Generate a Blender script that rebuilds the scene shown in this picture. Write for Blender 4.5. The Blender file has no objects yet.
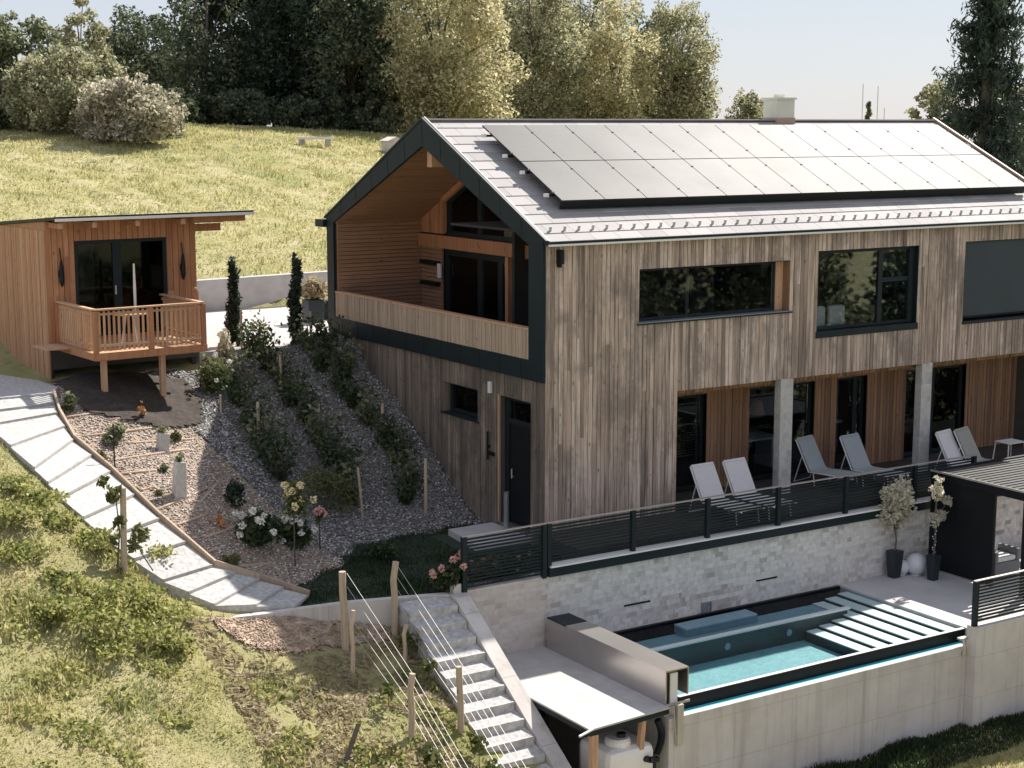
import bpy, math, random
import numpy as np
from mathutils import Vector
random.seed(7); rng = np.random.default_rng(7)
scene = bpy.context.scene
COL = scene.collection
R = math.radians

# ------------------------------------------------------------------ camera
CAM = (-17.511, -26.2161, 8.1447); YAW = .5688; PITCH = .1604; FPX = 1609.76
cd = bpy.data.cameras.new('camera'); cam = bpy.data.objects.new('camera', cd); COL.objects.link(cam)
cd.sensor_width = 36; cd.lens = FPX/1024*36; cd.clip_end = 3000; cd.clip_start = .1
cam.location = CAM; cam.rotation_euler = (R(90)-PITCH, 0, -YAW); scene.camera = cam
_F = np.array([math.sin(YAW)*math.cos(PITCH), math.cos(YAW)*math.cos(PITCH), -math.sin(PITCH)])
_R = np.array([math.cos(YAW), -math.sin(YAW), 0]); _U = np.cross(_R, _F); _C = np.array(CAM)
def ray(x, y): return _F + _R*(x-512)/FPX + _U*(384-y)/FPX
def depth(x, y, D): return _C + D*ray(x, y)
def onx(x, y, X): d = ray(x, y); return _C + d*(X-CAM[0])/d[0]
def ony(x, y, Y): d = ray(x, y); return _C + d*(Y-CAM[1])/d[1]
def onz(x, y, Z): d = ray(x, y); return _C + d*(Z-CAM[2])/d[2]

# ------------------------------------------------------------------ materials
M = {}
def newmat(name):
    m = bpy.data.materials.new(name); m.use_nodes = True
    nt = m.node_tree; nt.nodes.clear(); M[name] = m
    out = nt.nodes.new('ShaderNodeOutputMaterial'); b = nt.nodes.new('ShaderNodeBsdfPrincipled')
    nt.links.new(b.outputs[0], out.inputs[0])
    return m, nt, b, out
def node(nt, t, **kw):
    n = nt.nodes.new(t)
    for k, v in kw.items():
        if hasattr(n, k): setattr(n, k, v)
        else: n.inputs[k].default_value = v
    return n
def c4(c): return (c[0], c[1], c[2], 1)
def ramp(nt, fac, cols):
    r = nt.nodes.new('ShaderNodeValToRGB'); e = r.color_ramp.elements
    while len(e) < len(cols): e.new(.5)
    for i, (p, c) in enumerate(cols): e[i].position = p; e[i].color = c4(c)
    nt.links.new(fac, r.inputs[0]); return r.outputs[0]
def texco(nt, scale=(1, 1, 1), rot=(0, 0, 0)):
    t = nt.nodes.new('ShaderNodeTexCoord'); mp = nt.nodes.new('ShaderNodeMapping')
    mp.inputs['Scale'].default_value = scale; mp.inputs['Rotation'].default_value = rot
    nt.links.new(t.outputs['Object'], mp.inputs[0]); return mp.outputs[0]
def noise(nt, vec, scale, detail=4, rough=.6):
    n = nt.nodes.new('ShaderNodeTexNoise'); n.inputs['Scale'].default_value = scale
    n.inputs['Detail'].default_value = detail; n.inputs['Roughness'].default_value = rough
    nt.links.new(vec, n.inputs['Vector']); return n.outputs['Fac']
def mixc(nt, a, b, f, mode='MIX'):
    m = nt.nodes.new('ShaderNodeMix'); m.data_type = 'RGBA'; m.blend_type = mode
    for s, v in ((m.inputs[0], f), (m.inputs[6], a), (m.inputs[7], b)):
        if hasattr(v, 'links'): nt.links.new(v, s)
        elif isinstance(v, (int, float)): s.default_value = v
        else: s.default_value = c4(v)
    return m.outputs[2]
def bump(nt, b, h, strength=.3, dist=.02):
    n = nt.nodes.new('ShaderNodeBump'); n.inputs['Strength'].default_value = strength
    n.inputs['Distance'].default_value = dist; nt.links.new(h, n.inputs['Height'])
    nt.links.new(n.outputs[0], b.inputs['Normal'])
def plain(name, col, rough=.7, metal=0, var=.15, scale=3, bs=.1, spec=.5):
    m, nt, b, out = newmat(name)
    v = texco(nt); f = noise(nt, v, scale, 5)
    lo = [c*(1-var) for c in col]; hi = [min(1, c*(1+var)) for c in col]
    nt.links.new(ramp(nt, f, [(.3, lo), (.7, hi)]), b.inputs['Base Color'])
    b.inputs['Roughness'].default_value = rough; b.inputs['Metallic'].default_value = metal
    b.inputs['Specular IOR Level'].default_value = spec
    if bs: bump(nt, b, noise(nt, v, scale*8, 4), bs, .01)
    return m
def wood(name, cols, axis='z', rough=.8, stain=.5, knots=True, staincol=(.07, .06, .05), zstain=None):
    """boards as separate mesh islands, each with its own tone; grain runs along the axis"""
    m, nt, b, out = newmat(name)
    g = nt.nodes.new('ShaderNodeNewGeometry')
    n = len(cols)
    base = ramp(nt, g.outputs['Random Per Island'], [(i/(n-1), c) for i, c in enumerate(cols)])
    sc = {'z': (1, 1, .05), 'x': (.05, 1, 1), 'y': (1, .05, 1)}[axis]
    v = texco(nt, sc)
    # offset the grain per board
    ad = nt.nodes.new('ShaderNodeVectorMath'); ad.operation = 'ADD'
    ml = nt.nodes.new('ShaderNodeMath'); ml.operation = 'MULTIPLY'; ml.inputs[1].default_value = 37
    nt.links.new(g.outputs['Random Per Island'], ml.inputs[0]); nt.links.new(v, ad.inputs[0]); nt.links.new(ml.outputs[0], ad.inputs[1])
    gr = noise(nt, ad.outputs[0], 28, 5, .7)
    c1 = mixc(nt, base, [c*.55 for c in cols[0]], ramp(nt, gr, [(.45, (0, 0, 0)), (.75, (.8, .8, .8))]))
    # long weather streaks
    st = noise(nt, ad.outputs[0], 6.5, 6, .75)
    c2 = mixc(nt, c1, staincol, ramp(nt, st, [(.46, (0, 0, 0)), (.66, (stain, stain, stain))]))
    if knots:
        sk = {'z': (1, 1, .55), 'x': (.55, 1, 1), 'y': (1, .55, 1)}[axis]
        v2 = texco(nt, sk); kn = nt.nodes.new('ShaderNodeTexVoronoi'); kn.inputs['Scale'].default_value = 4.2
        nt.links.new(v2, kn.inputs['Vector'])
        c2 = mixc(nt, c2, [c*.3 for c in cols[0]], ramp(nt, kn.outputs['Distance'], [(.05, (.75, .75, .75)), (.12, (0, 0, 0))]))
    if zstain:
        # rain-greyed zones: wear with a shape of its own
        v3 = texco(nt, (.5, .5, .35)); z = noise(nt, v3, 1.6, 5, .7)
        c2 = mixc(nt, c2, zstain, ramp(nt, z, [(.48, (0, 0, 0)), (.62, (.8, .8, .8))]))
        v4 = texco(nt, (3.5, 3.5, .12)); c2 = mixc(nt, c2, [q*.45 for q in zstain], ramp(nt, noise(nt, v4, 2.3, 5, .7), [(.56, (0, 0, 0)), (.7, (.75, .75, .75))]))
    nt.links.new(c2, b.inputs['Base Color'])
    b.inputs['Roughness'].default_value = rough; b.inputs['Specular IOR Level'].default_value = .25
    bump(nt, b, gr, .35, .006)
    return m
def leafmat(name, cols, trans=.35, rough=.55):
    m, nt, b, out = newmat(name)
    g = nt.nodes.new('ShaderNodeNewGeometry'); n = len(cols)
    base = ramp(nt, g.outputs['Random Per Island'], [(i/max(1, n-1), c) for i, c in enumerate(cols)])
    f = noise(nt, texco(nt), 1.1, 3)
    c = mixc(nt, base, cols[-1], ramp(nt, f, [(.45, (0, 0, 0)), (.7, (.5, .5, .5))]))
    nt.links.new(c, b.inputs['Base Color']); b.inputs['Roughness'].default_value = rough
    b.inputs['Specular IOR Level'].default_value = .3
    tr = nt.nodes.new('ShaderNodeBsdfTranslucent'); nt.links.new(c, tr.inputs[0])
    mx = nt.nodes.new('ShaderNodeMixShader'); mx.inputs[0].default_value = trans
    nt.links.new(b.outputs[0], mx.inputs[1]); nt.links.new(tr.outputs[0], mx.inputs[2]); nt.links.new(mx.outputs[0], out.inputs[0])
    return m
def glassmat(name, tint=(.35, .38, .4), rough=.02, refl=1.5):
    m, nt, b, out = newmat(name)
    t = nt.nodes.new('ShaderNodeBsdfTransparent'); t.inputs[0].default_value = c4(tint)
    g = nt.nodes.new('ShaderNodeBsdfGlossy'); g.inputs['Roughness'].default_value = rough; g.inputs['Color'].default_value = (.9, .95, 1, 1)
    fr = nt.nodes.new('ShaderNodeFresnel'); fr.inputs[0].default_value = refl
    mx = nt.nodes.new('ShaderNodeMixShader')
    nt.links.new(fr.outputs[0], mx.inputs[0]); nt.links.new(t.outputs[0], mx.inputs[1]); nt.links.new(g.outputs[0], mx.inputs[2])
    nt.links.new(mx.outputs[0], out.inputs[0]); return m

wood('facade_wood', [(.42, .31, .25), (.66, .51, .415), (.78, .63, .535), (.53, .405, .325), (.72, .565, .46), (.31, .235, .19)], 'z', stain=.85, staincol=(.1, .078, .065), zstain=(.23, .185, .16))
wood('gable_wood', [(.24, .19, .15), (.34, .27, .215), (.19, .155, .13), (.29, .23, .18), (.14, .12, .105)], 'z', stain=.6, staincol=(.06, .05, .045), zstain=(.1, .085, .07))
wood('parapet_wood', [(.42, .32, .23), (.5, .39, .29), (.46, .35, .26), (.55, .44, .33)], 'z', stain=.4, staincol=(.2, .16, .12))
wood('warm_siding', [(.33, .18, .11), (.40, .225, .14), (.36, .2, .12)], 'x', stain=.25, staincol=(.2, .09, .05))
wood('warm_siding_cross', [(.33, .18, .11), (.40, .225, .14), (.36, .2, .12)], 'y', stain=.25, staincol=(.2, .09, .05))
wood('soffit_wood', [(.36, .2, .12), (.44, .25, .155), (.4, .225, .135)], 'x', stain=.2)
wood('recess_wood', [(.29, .165, .095), (.4, .225, .13), (.34, .19, .11), (.22, .13, .085), (.45, .26, .155)], 'z', stain=.5, staincol=(.12, .08, .055))
wood('fresh_wood', [(.52, .3, .18), (.62, .38, .24), (.56, .33, .2)], 'z', stain=.25, staincol=(.3, .16, .09))
wood('cabin_wood', [(.46, .21, .11), (.55, .27, .145), (.5, .24, .125), (.4, .19, .105), (.62, .33, .19)], 'z', stain=.35, staincol=(.26, .12, .06))
wood('cabin_side_wood', [(.50, .27, .15), (.58, .33, .19), (.44, .23, .125), (.64, .39, .24)], 'z', stain=.35, staincol=(.26, .16, .1))
wood('rail_wood', [(.56, .34, .2), (.62, .4, .25), (.5, .29, .17)], 'z', stain=.2, staincol=(.33, .19, .11))
wood('post_wood', [(.50, .38, .27), (.58, .46, .34), (.44, .33, .24)], 'z', stain=.4, staincol=(.22, .17, .13))
wood('log_wood', [(.5, .36, .26), (.58, .43, .32), (.42, .3, .22)], 'x', stain=.4, staincol=(.25, .18, .13))
wood('bark', [(.12, .095, .075), (.17, .14, .11), (.09, .07, .06)], 'z', rough=.95, stain=.5)
plain('dark_metal', (.012, .02, .024), .5, .1, .15, 2, .02, .3)
plain('frame_cladding', (.008, .018, .022), .55, .0, .2, 1.5, .02, .25)
plain('black_metal', (.008, .01, .012), .5, .1, .1, 4, .0, .3)
plain('louvre_metal', (.085, .085, .085), .4, .3, .1, 2, 0)
plain('white_metal', (.75, .73, .7), .4, .0, .05, 3, 0)
plain('grey_flashing', (.32, .35, .37), .35, .6, .1, 3, 0)
plain('roof_under', (.12, .115, .11), .8)
plain('white_paint', (.78, .76, .74), .6, 0, .06, 2, .05)
plain('paving', (.47, .445, .42), .75, 0, .13, 2.2, .2)
plain('terrace_boards', (.05, .042, .038), .7, 0, .3, 3, .2)
plain('deck_paving', (.5, .48, .47), .7, 0, .14, .8, .1)
plain('dark_floor', (.1, .095, .09), .6)
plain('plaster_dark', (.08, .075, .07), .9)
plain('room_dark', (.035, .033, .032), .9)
plain('curtain', (.35, .33, .31), .9, 0, .1, 6)
plain('pillow_cloth', (.8, .8, .8), .9, 0, .1, 8)
plain('chimney_render', (.7, .7, .6), .85, 0, .07, 3, .15)
plain('sling_fabric', (.62, .59, .58), .85, 0, .05, 30, .1)
plain('sling_fabric_grey', (.33, .35, .36), .85, 0, .05, 30, .1)
plain('olive_fabric', (.3, .29, .25), .85, 0, .05, 30, .1)
plain('cushion_white', (.75, .73, .71), .9, 0, .05, 12, .1)
plain('wicker', (.2, .2, .2), .8, 0, .35, 40, .3)
plain('pot_dark', (.02, .027, .034), .45, 0, .1, 4, .03)
plain('lamp_white', (.72, .7, .71), .35, 0, .03, 2, 0)
plain('tank_plastic', (.86, .8, .75), .45, 0, .05, 2, .05)
plain('rubber_black', (.015, .015, .016), .55, 0, .1, 5, .05)
plain('galvanised', (.56, .52, .5), .4, .6, .08, 1.3, .02)
plain('gravel_path', (.47, .455, .435), .9, 0, .3, 12, .8)
plain('riser_grey', (.4, .38, .36), .9, 0, .2, 6, .3)
plain('stone_riser', (.5, .48, .455), .9, 0, .35, 7, .8)
plain('mulch', (.3, .23, .18), .95, 0, .45, 14, .8)
plain('dark_soil_shade', (.05, .038, .03), .95, 0, .5, 9, .8)
plain('gravel_bed', (.22, .205, .19), .95, 0, .5, 16, .8)
plain('soil', (.42, .31, .23), .95, 0, .5, 5, .9)
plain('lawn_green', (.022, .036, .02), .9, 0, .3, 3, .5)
plain('petal_white', (.8, .78, .7), .7, 0, .08, 20, .1)
plain('petal_pink', (.72, .42, .36), .7, 0, .2, 20, .1)
plain('petal_orange', (.5, .24, .1), .7, 0, .2, 20, .1)
plain('petal_cream', (.78, .66, .38), .7, 0, .15, 20, .1)
plain('stone_pillar', (.5, .47, .44), .9, 0, .15, 10, .3)
plain('wire', (.5, .48, .45), .4, .4, .05, 3, 0)
plain('copper_trim', (.45, .3, .24), .6, .2, .2, 2, 0)
plain('pool_white', (.66, .67, .66), .6, 0, .04, 4, 0)
plain('pool_dark', (.012, .035, .043), .4, 0, .3, 3, 0)
plain('pool_ledge', (.2, .31, .37), .5, 0, .12, 4, 0)
plain('pool_black', (.006, .008, .01), .4, 0, .2, 3, 0, .2)
plain('box_metal', (.6, .57, .55), .3, .95, .06, 1.3, 0)
plain('pool_rim_blue', (.1, .45, .52), .4, 0, .1, 3, 0)
plain('bright_sheet', (.42, .40, .37), .8)
glassmat('window_glass', (.75, .78, .8), .02, 1.36); glassmat('cabin_glass', (.4, .43, .44), .03, 1.3)

def mk_tile():
    m, nt, b, out = newmat('roof_tile')
    g = nt.nodes.new('ShaderNodeNewGeometry')
    base = ramp(nt, g.outputs['Random Per Island'], [(0, (.33, .315, .305)), (.5, (.38, .362, .352)), (1, (.425, .402, .392))])
    f = noise(nt, texco(nt), 2.5, 5); c = mixc(nt, base, (.4, .37, .36), ramp(nt, f, [(.5, (0, 0, 0)), (.75, (.5, .5, .5))]))
    nt.links.new(c, b.inputs['Base Color']); b.inputs['Roughness'].default_value = .7; b.inputs['Specular IOR Level'].default_value = .12
    bump(nt, b, noise(nt, texco(nt), 60, 3), .1, .004)
mk_tile()
def mk_panel():
    m, nt, b, out = newmat('solar_glass')
    v = texco(nt); br = nt.nodes.new('ShaderNodeTexBrick'); br.offset = 0
    br.inputs['Scale'].default_value = 1; br.inputs['Brick Width'].default_value = .17; br.inputs['Row Height'].default_value = .17
    br.inputs['Mortar Size'].default_value = .003; br.inputs['Color1'].default_value = (.03, .029, .028, 1); br.inputs['Color2'].default_value = (.034, .033, .032, 1); br.inputs['Mortar'].default_value = (.05, .048, .047, 1)
    nt.links.new(v, br.inputs['Vector'])
    oi = nt.nodes.new('ShaderNodeObjectInfo'); nt.links.new(mixc(nt, br.outputs[0], ramp(nt, oi.outputs['Random'], [(0, (.62, .6, .58)), (1, (1, 1, 1))]), 1.0, 'MULTIPLY'), b.inputs['Base Color'])
    nt.links.new(ramp(nt, noise(nt, v, .6, 4), [(.3, (.545, .545, .545)), (.7, (.57, .57, .57))]), b.inputs['Roughness'])
    b.inputs['Roughness'].default_value = .55; b.inputs['Specular IOR Level'].default_value = .21
mk_panel()
def mk_concrete():
    m, nt, b, out = newmat('concrete')
    v = texco(nt)
    f = noise(nt, v, .9, 7, .65); base = ramp(nt, f, [(.3, (.52, .47, .43)), (.55, (.64, .59, .55)), (.75, (.7, .655, .615))])
    st = noise(nt, texco(nt, (2.2, 2.2, .12)), 1.7, 5, .65)
    c = mixc(nt, base, (.3, .265, .22), ramp(nt, st, [(.5, (0, 0, 0)), (.72, (.5, .5, .5))]))
    # shuttering seams
    t = nt.nodes.new('ShaderNodeTexCoord'); sp = nt.nodes.new('ShaderNodeSeparateXYZ'); nt.links.new(t.outputs['Object'], sp.inputs[0])
    cb = nt.nodes.new('ShaderNodeCombineXYZ'); nt.links.new(sp.outputs['X'], cb.inputs[0]); nt.links.new(sp.outputs['Z'], cb.inputs[1])
    br = nt.nodes.new('ShaderNodeTexBrick'); br.offset = .5; br.inputs['Scale'].default_value = 1
    br.inputs['Brick Width'].default_value = 1.35; br.inputs['Row Height'].default_value = .82; br.inputs['Mortar Size'].default_value = .006; br.inputs['Mortar Smooth'].default_value = .6
    nt.links.new(cb.outputs[0], br.inputs['Vector'])
    c = mixc(nt, c, (.24, .22, .2), ramp(nt, br.outputs['Fac'], [(0, (0, 0, 0)), (1, (.55, .55, .55))]))
    nt.links.new(c, b.inputs['Base Color']); b.inputs['Roughness'].default_value = .85
    bump(nt, b, noise(nt, v, 25, 5), .15, .01)
mk_concrete()
def mk_stone(name, w, h, c1, c2, c3):
    m, nt, b, out = newmat(name)
    t = nt.nodes.new('ShaderNodeTexCoord'); sp = nt.nodes.new('ShaderNodeSeparateXYZ'); nt.links.new(t.outputs['Object'], sp.inputs[0])
    cb = nt.nodes.new('ShaderNodeCombineXYZ')
    ad = nt.nodes.new('ShaderNodeMath'); ad.operation = 'ADD'; nt.links.new(sp.outputs['X'], ad.inputs[0]); nt.links.new(sp.outputs['Y'], ad.inputs[1])
    nt.links.new(ad.outputs[0], cb.inputs[0]); nt.links.new(sp.outputs['Z'], cb.inputs[1])
    def brick(w, h, off):
        br = nt.nodes.new('ShaderNodeTexBrick'); br.offset = off; br.offset_frequency = 2; br.squash = .6; br.squash_frequency = 3
        br.inputs['Scale'].default_value = 1; br.inputs['Brick Width'].default_value = w; br.inputs['Row Height'].default_value = h
        br.inputs['Mortar Size'].default_value = .003; br.inputs['Color1'].default_value = (0, 0, 0, 1); br.inputs['Color2'].default_value = (1, 1, 1, 1); br.inputs['Mortar'].default_value = (.35, .35, .35, 1)
        nt.links.new(cb.outputs[0], br.inputs['Vector']); return br
    b1 = brick(w, h, .5); b2 = brick(w*.62, h, .37)
    f = mixc(nt, b1.outputs[0], b2.outputs[0], .5)
    c = ramp(nt, f, [(0, c1), (.35, c2), (.6, c3), (1, c2)])
    n = noise(nt, texco(nt), 9, 5); c = mixc(nt, c, c1, ramp(nt, n, [(.45, (0, 0, 0)), (.75, (.6, .6, .6))]))
    n2 = noise(nt, texco(nt), .8, 3); c = mixc(nt, c, [x*.82 for x in c3], ramp(nt, n2, [(.4, (0, 0, 0)), (.7, (.5, .5, .5))]))
    nt.links.new(c, b.inputs['Base Color']); b.inputs['Roughness'].default_value = .85
    bump(nt, b, f, .6, .02)
mk_stone('stone_cladding', .34, .1, (.32, .28, .26), (.58, .535, .505), (.76, .715, .68))
mk_stone('block_cladding', .42, .1, (.42, .36, .31), (.55, .49, .44), (.64, .58, .53))
mk_stone('pillar_brick', .3, .14, (.36, .34, .32), (.5, .48, .45), (.6, .57, .54))
def mk_meadow():
    m, nt, b, out = newmat('meadow_ground')
    v = texco(nt); f = noise(nt, v, .35, 6, .65); f2 = noise(nt, v, 3.5, 6, .7)
    c = ramp(nt, f, [(.32, (.3, .31, .12)), (.5, (.44, .4, .2)), (.62, (.52, .46, .27)), (.75, (.38, .37, .15))])
    c = mixc(nt, c, (.34, .29, .17), ramp(nt, f2, [(.5, (0, 0, 0)), (.7, (.7, .7, .7))]))
    c = mixc(nt, c, (.07, .09, .03), ramp(nt, noise(nt, v, 1.3, 5, .7), [(.55, (0, 0, 0)), (.7, (.7, .7, .7))]))
    nt.links.new(c, b.inputs['Base Color']); b.inputs['Roughness'].default_value = 1; b.inputs['Specular IOR Level'].default_value = .1
    bump(nt, b, noise(nt, v, 9, 6, .8), .9, .08)
    m, nt, b, out = newmat('grass_blades')
    g = nt.nodes.new('ShaderNodeNewGeometry'); v = texco(nt)
    c = ramp(nt, g.outputs['Random Per Island'], [(0, (.31, .33, .12)), (.3, (.54, .49, .23)), (.6, (.64, .56, .32)), (.85, (.42, .41, .16)), (1, (.75, .67, .46))])
    c = mixc(nt, c, (.25, .3, .12), ramp(nt, noise(nt, v, .5, 5, .7), [(.46, (0, 0, 0)), (.64, (.75, .75, .75))]))
    nt.links.new(c, b.inputs['Base Color']); b.inputs['Roughness'].default_value = .8; b.inputs['Specular IOR Level'].default_value = .15
    tr = nt.nodes.new('ShaderNodeBsdfTranslucent'); nt.links.new(c, tr.inputs[0])
    mx = nt.nodes.new('ShaderNodeMixShader'); mx.inputs[0].default_value = .5
    nt.links.new(b.outputs[0], mx.inputs[1]); nt.links.new(tr.outputs[0], mx.inputs[2]); nt.links.new(mx.outputs[0], out.inputs[0])
mk_meadow()
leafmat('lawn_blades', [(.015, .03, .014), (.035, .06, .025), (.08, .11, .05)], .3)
def mk_stones():
    m, nt, b, out = newmat('gravel_stone')
    g = nt.nodes.new('ShaderNodeNewGeometry')
    c = ramp(nt, g.outputs['Random Per Island'], [(0, (.08, .075, .07)), (.45, (.2, .187, .175)), (.85, (.38, .36, .34)), (1, (.75, .73, .7))])
    nt.links.new(c, b.inputs['Base Color']); b.inputs['Roughness'].default_value = .8
    m, nt, b, out = newmat('bark_chips')
    g = nt.nodes.new('ShaderNodeNewGeometry')
    c = ramp(nt, g.outputs['Random Per Island'], [(0, (.14, .1, .08)), (.35, (.4, .33, .27)), (.7, (.64, .56, .49)), (1, (.85, .8, .73))])
    nt.links.new(c, b.inputs['Base Color']); b.inputs['Roughness'].default_value = .9
mk_stones()
def mk_water():
    m, nt, b, out = newmat('pool_water')
    t = nt.nodes.new('ShaderNodeBsdfTransparent'); t.inputs[0].default_value = (.84, .94, .95, 1)
    g = nt.nodes.new('ShaderNodeBsdfGlossy'); g.inputs['Roughness'].default_value = .03
    fr = nt.nodes.new('ShaderNodeFresnel'); fr.inputs[0].default_value = 1.09
    bp = nt.nodes.new('ShaderNodeBump'); bp.inputs['Strength'].default_value = .5; bp.inputs['Distance'].default_value = .02
    nt.links.new(noise(nt, texco(nt), 5, 4), bp.inputs['Height']); nt.links.new(bp.outputs[0], g.inputs['Normal']); nt.links.new(bp.outputs[0], fr.inputs['Normal'])
    mx = nt.nodes.new('ShaderNodeMixShader'); nt.links.new(fr.outputs[0], mx.inputs[0]); nt.links.new(t.outputs[0], mx.inputs[1]); nt.links.new(g.outputs[0], mx.inputs[2]); nt.links.new(mx.outputs[0], out.inputs[0])
    m, nt, b, out = newmat('pool_floor')
    v = texco(nt); br = nt.nodes.new('ShaderNodeTexBrick'); br.offset = 0; br.inputs['Scale'].default_value = 1; br.inputs['Brick Width'].default_value = .06; br.inputs['Row Height'].default_value = .06; br.inputs['Mortar Size'].default_value = .004
    br.inputs['Color1'].default_value = (.1, .24, .265, 1); br.inputs['Color2'].default_value = (.16, .33, .35, 1); br.inputs['Mortar'].default_value = (.22, .38, .4, 1)
    nt.links.new(v, br.inputs['Vector']); f = noise(nt, v, 3.2, 6, .8)
    c = mixc(nt, br.outputs[0], (.05, .17, .2), ramp(nt, f, [(.4, (0, 0, 0)), (.7, (.6, .6, .6))]))
    nt.links.new(c, b.inputs['Base Color']); b.inputs['Roughness'].default_value = .6
mk_water()
leafmat('leaf_shade', [(.025, .045, .03), (.055, .08, .045), (.1, .125, .07), (.28, .3, .18)], .45)
leafmat('leaf_berry', [(.03, .055, .025), (.06, .09, .04), (.12, .15, .065)], .4)
leafmat('leaf_dark', [(.018, .034, .026), (.036, .058, .04), (.1, .12, .075)], .38)
leafmat('leaf_mid', [(.04, .065, .035), (.12, .15, .075), (.2, .225, .12), (.4, .4, .24)], .5)
leafmat('leaf_olive', [(.07, .095, .05), (.25, .265, .145), (.4, .39, .24), (.62, .57, .38)], .55)
leafmat('leaf_yellow', [(.12, .14, .06), (.42, .4, .22), (.58, .53, .32), (.75, .66, .43)], .55)
leafmat('leaf_pale', [(.1, .11, .07), (.35, .33, .23), (.55, .5, .38), (.75, .68, .54)], .5)
leafmat('leaf_spruce', [(.02, .038, .032), (.04, .065, .05), (.1, .13, .09)], .3)
leafmat('leaf_hedge', [(.025, .045, .02), (.05, .075, .03), (.1, .125, .05)], .35)
leafmat('leaf_fresh', [(.07, .095, .03), (.13, .15, .05), (.2, .19, .08)], .4)
leafmat('leaf_silver', [(.5, .47, .36), (.68, .63, .5), (.78, .74, .6)], .5)
leafmat('leaf_weed', [(.05, .085, .02), (.22, .26, .07), (.38, .38, .13), (.56, .52, .22)], .5)
leafmat('leaf_dry', [(.3, .24, .15), (.42, .35, .22), (.5, .42, .28)], .4)

# ------------------------------------------------------------------ mesh helpers
ORG = {}       # world origin of every empty (unrotated while building)
def tag(o, label=None, cat=None, group=None, kind=None):
    if label: o['label'] = label
    if cat: o['category'] = cat
    if group: o['group'] = group
    if kind: o['kind'] = kind
    return o
def empty(name, loc, label, cat, group=None):
    o = bpy.data.objects.new(name, None); COL.objects.link(o); o.location = loc; o.empty_display_size = .2
    ORG[o.name] = Vector(loc); return tag(o, label, cat, group)
def mesh_obj(name, verts, faces, mat, parent=None, smooth=False, uniform=None):
    """verts in world coordinates; a child's are stored relative to its thing"""
    org = ORG.get(parent.name, Vector((0, 0, 0))) if parent else Vector((0, 0, 0))
    me = bpy.data.meshes.new(name)
    V = np.asarray(verts, dtype=np.float32) - np.array(org, dtype=np.float32)
    if uniform:
        Fa = np.asarray(faces, dtype=np.int32); k = Fa.shape[1]; n = len(Fa)
        me.vertices.add(len(V)); me.vertices.foreach_set('co', V.ravel())
        me.loops.add(n*k); me.loops.foreach_set('vertex_index', Fa.ravel())
        me.polygons.add(n); me.polygons.foreach_set('loop_start', np.arange(0, n*k, k, dtype=np.int32))
        me.polygons.foreach_set('loop_total', np.full(n, k, dtype=np.int32))
        me.update(calc_edges=True); me.validate()
    else:
        me.from_pydata([tuple(map(float, v)) for v in V], [], faces); me.update()
    if smooth: me.polygons.foreach_set('use_smooth', [True]*len(me.polygons))
    me.materials.append(M[mat] if isinstance(mat, str) else mat)
    o = bpy.data.objects.new(name, me); COL.objects.link(o)
    if parent: o.parent = parent; ORG[o.name] = org
    else: ORG[o.name] = Vector((0, 0, 0))
    return o
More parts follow.
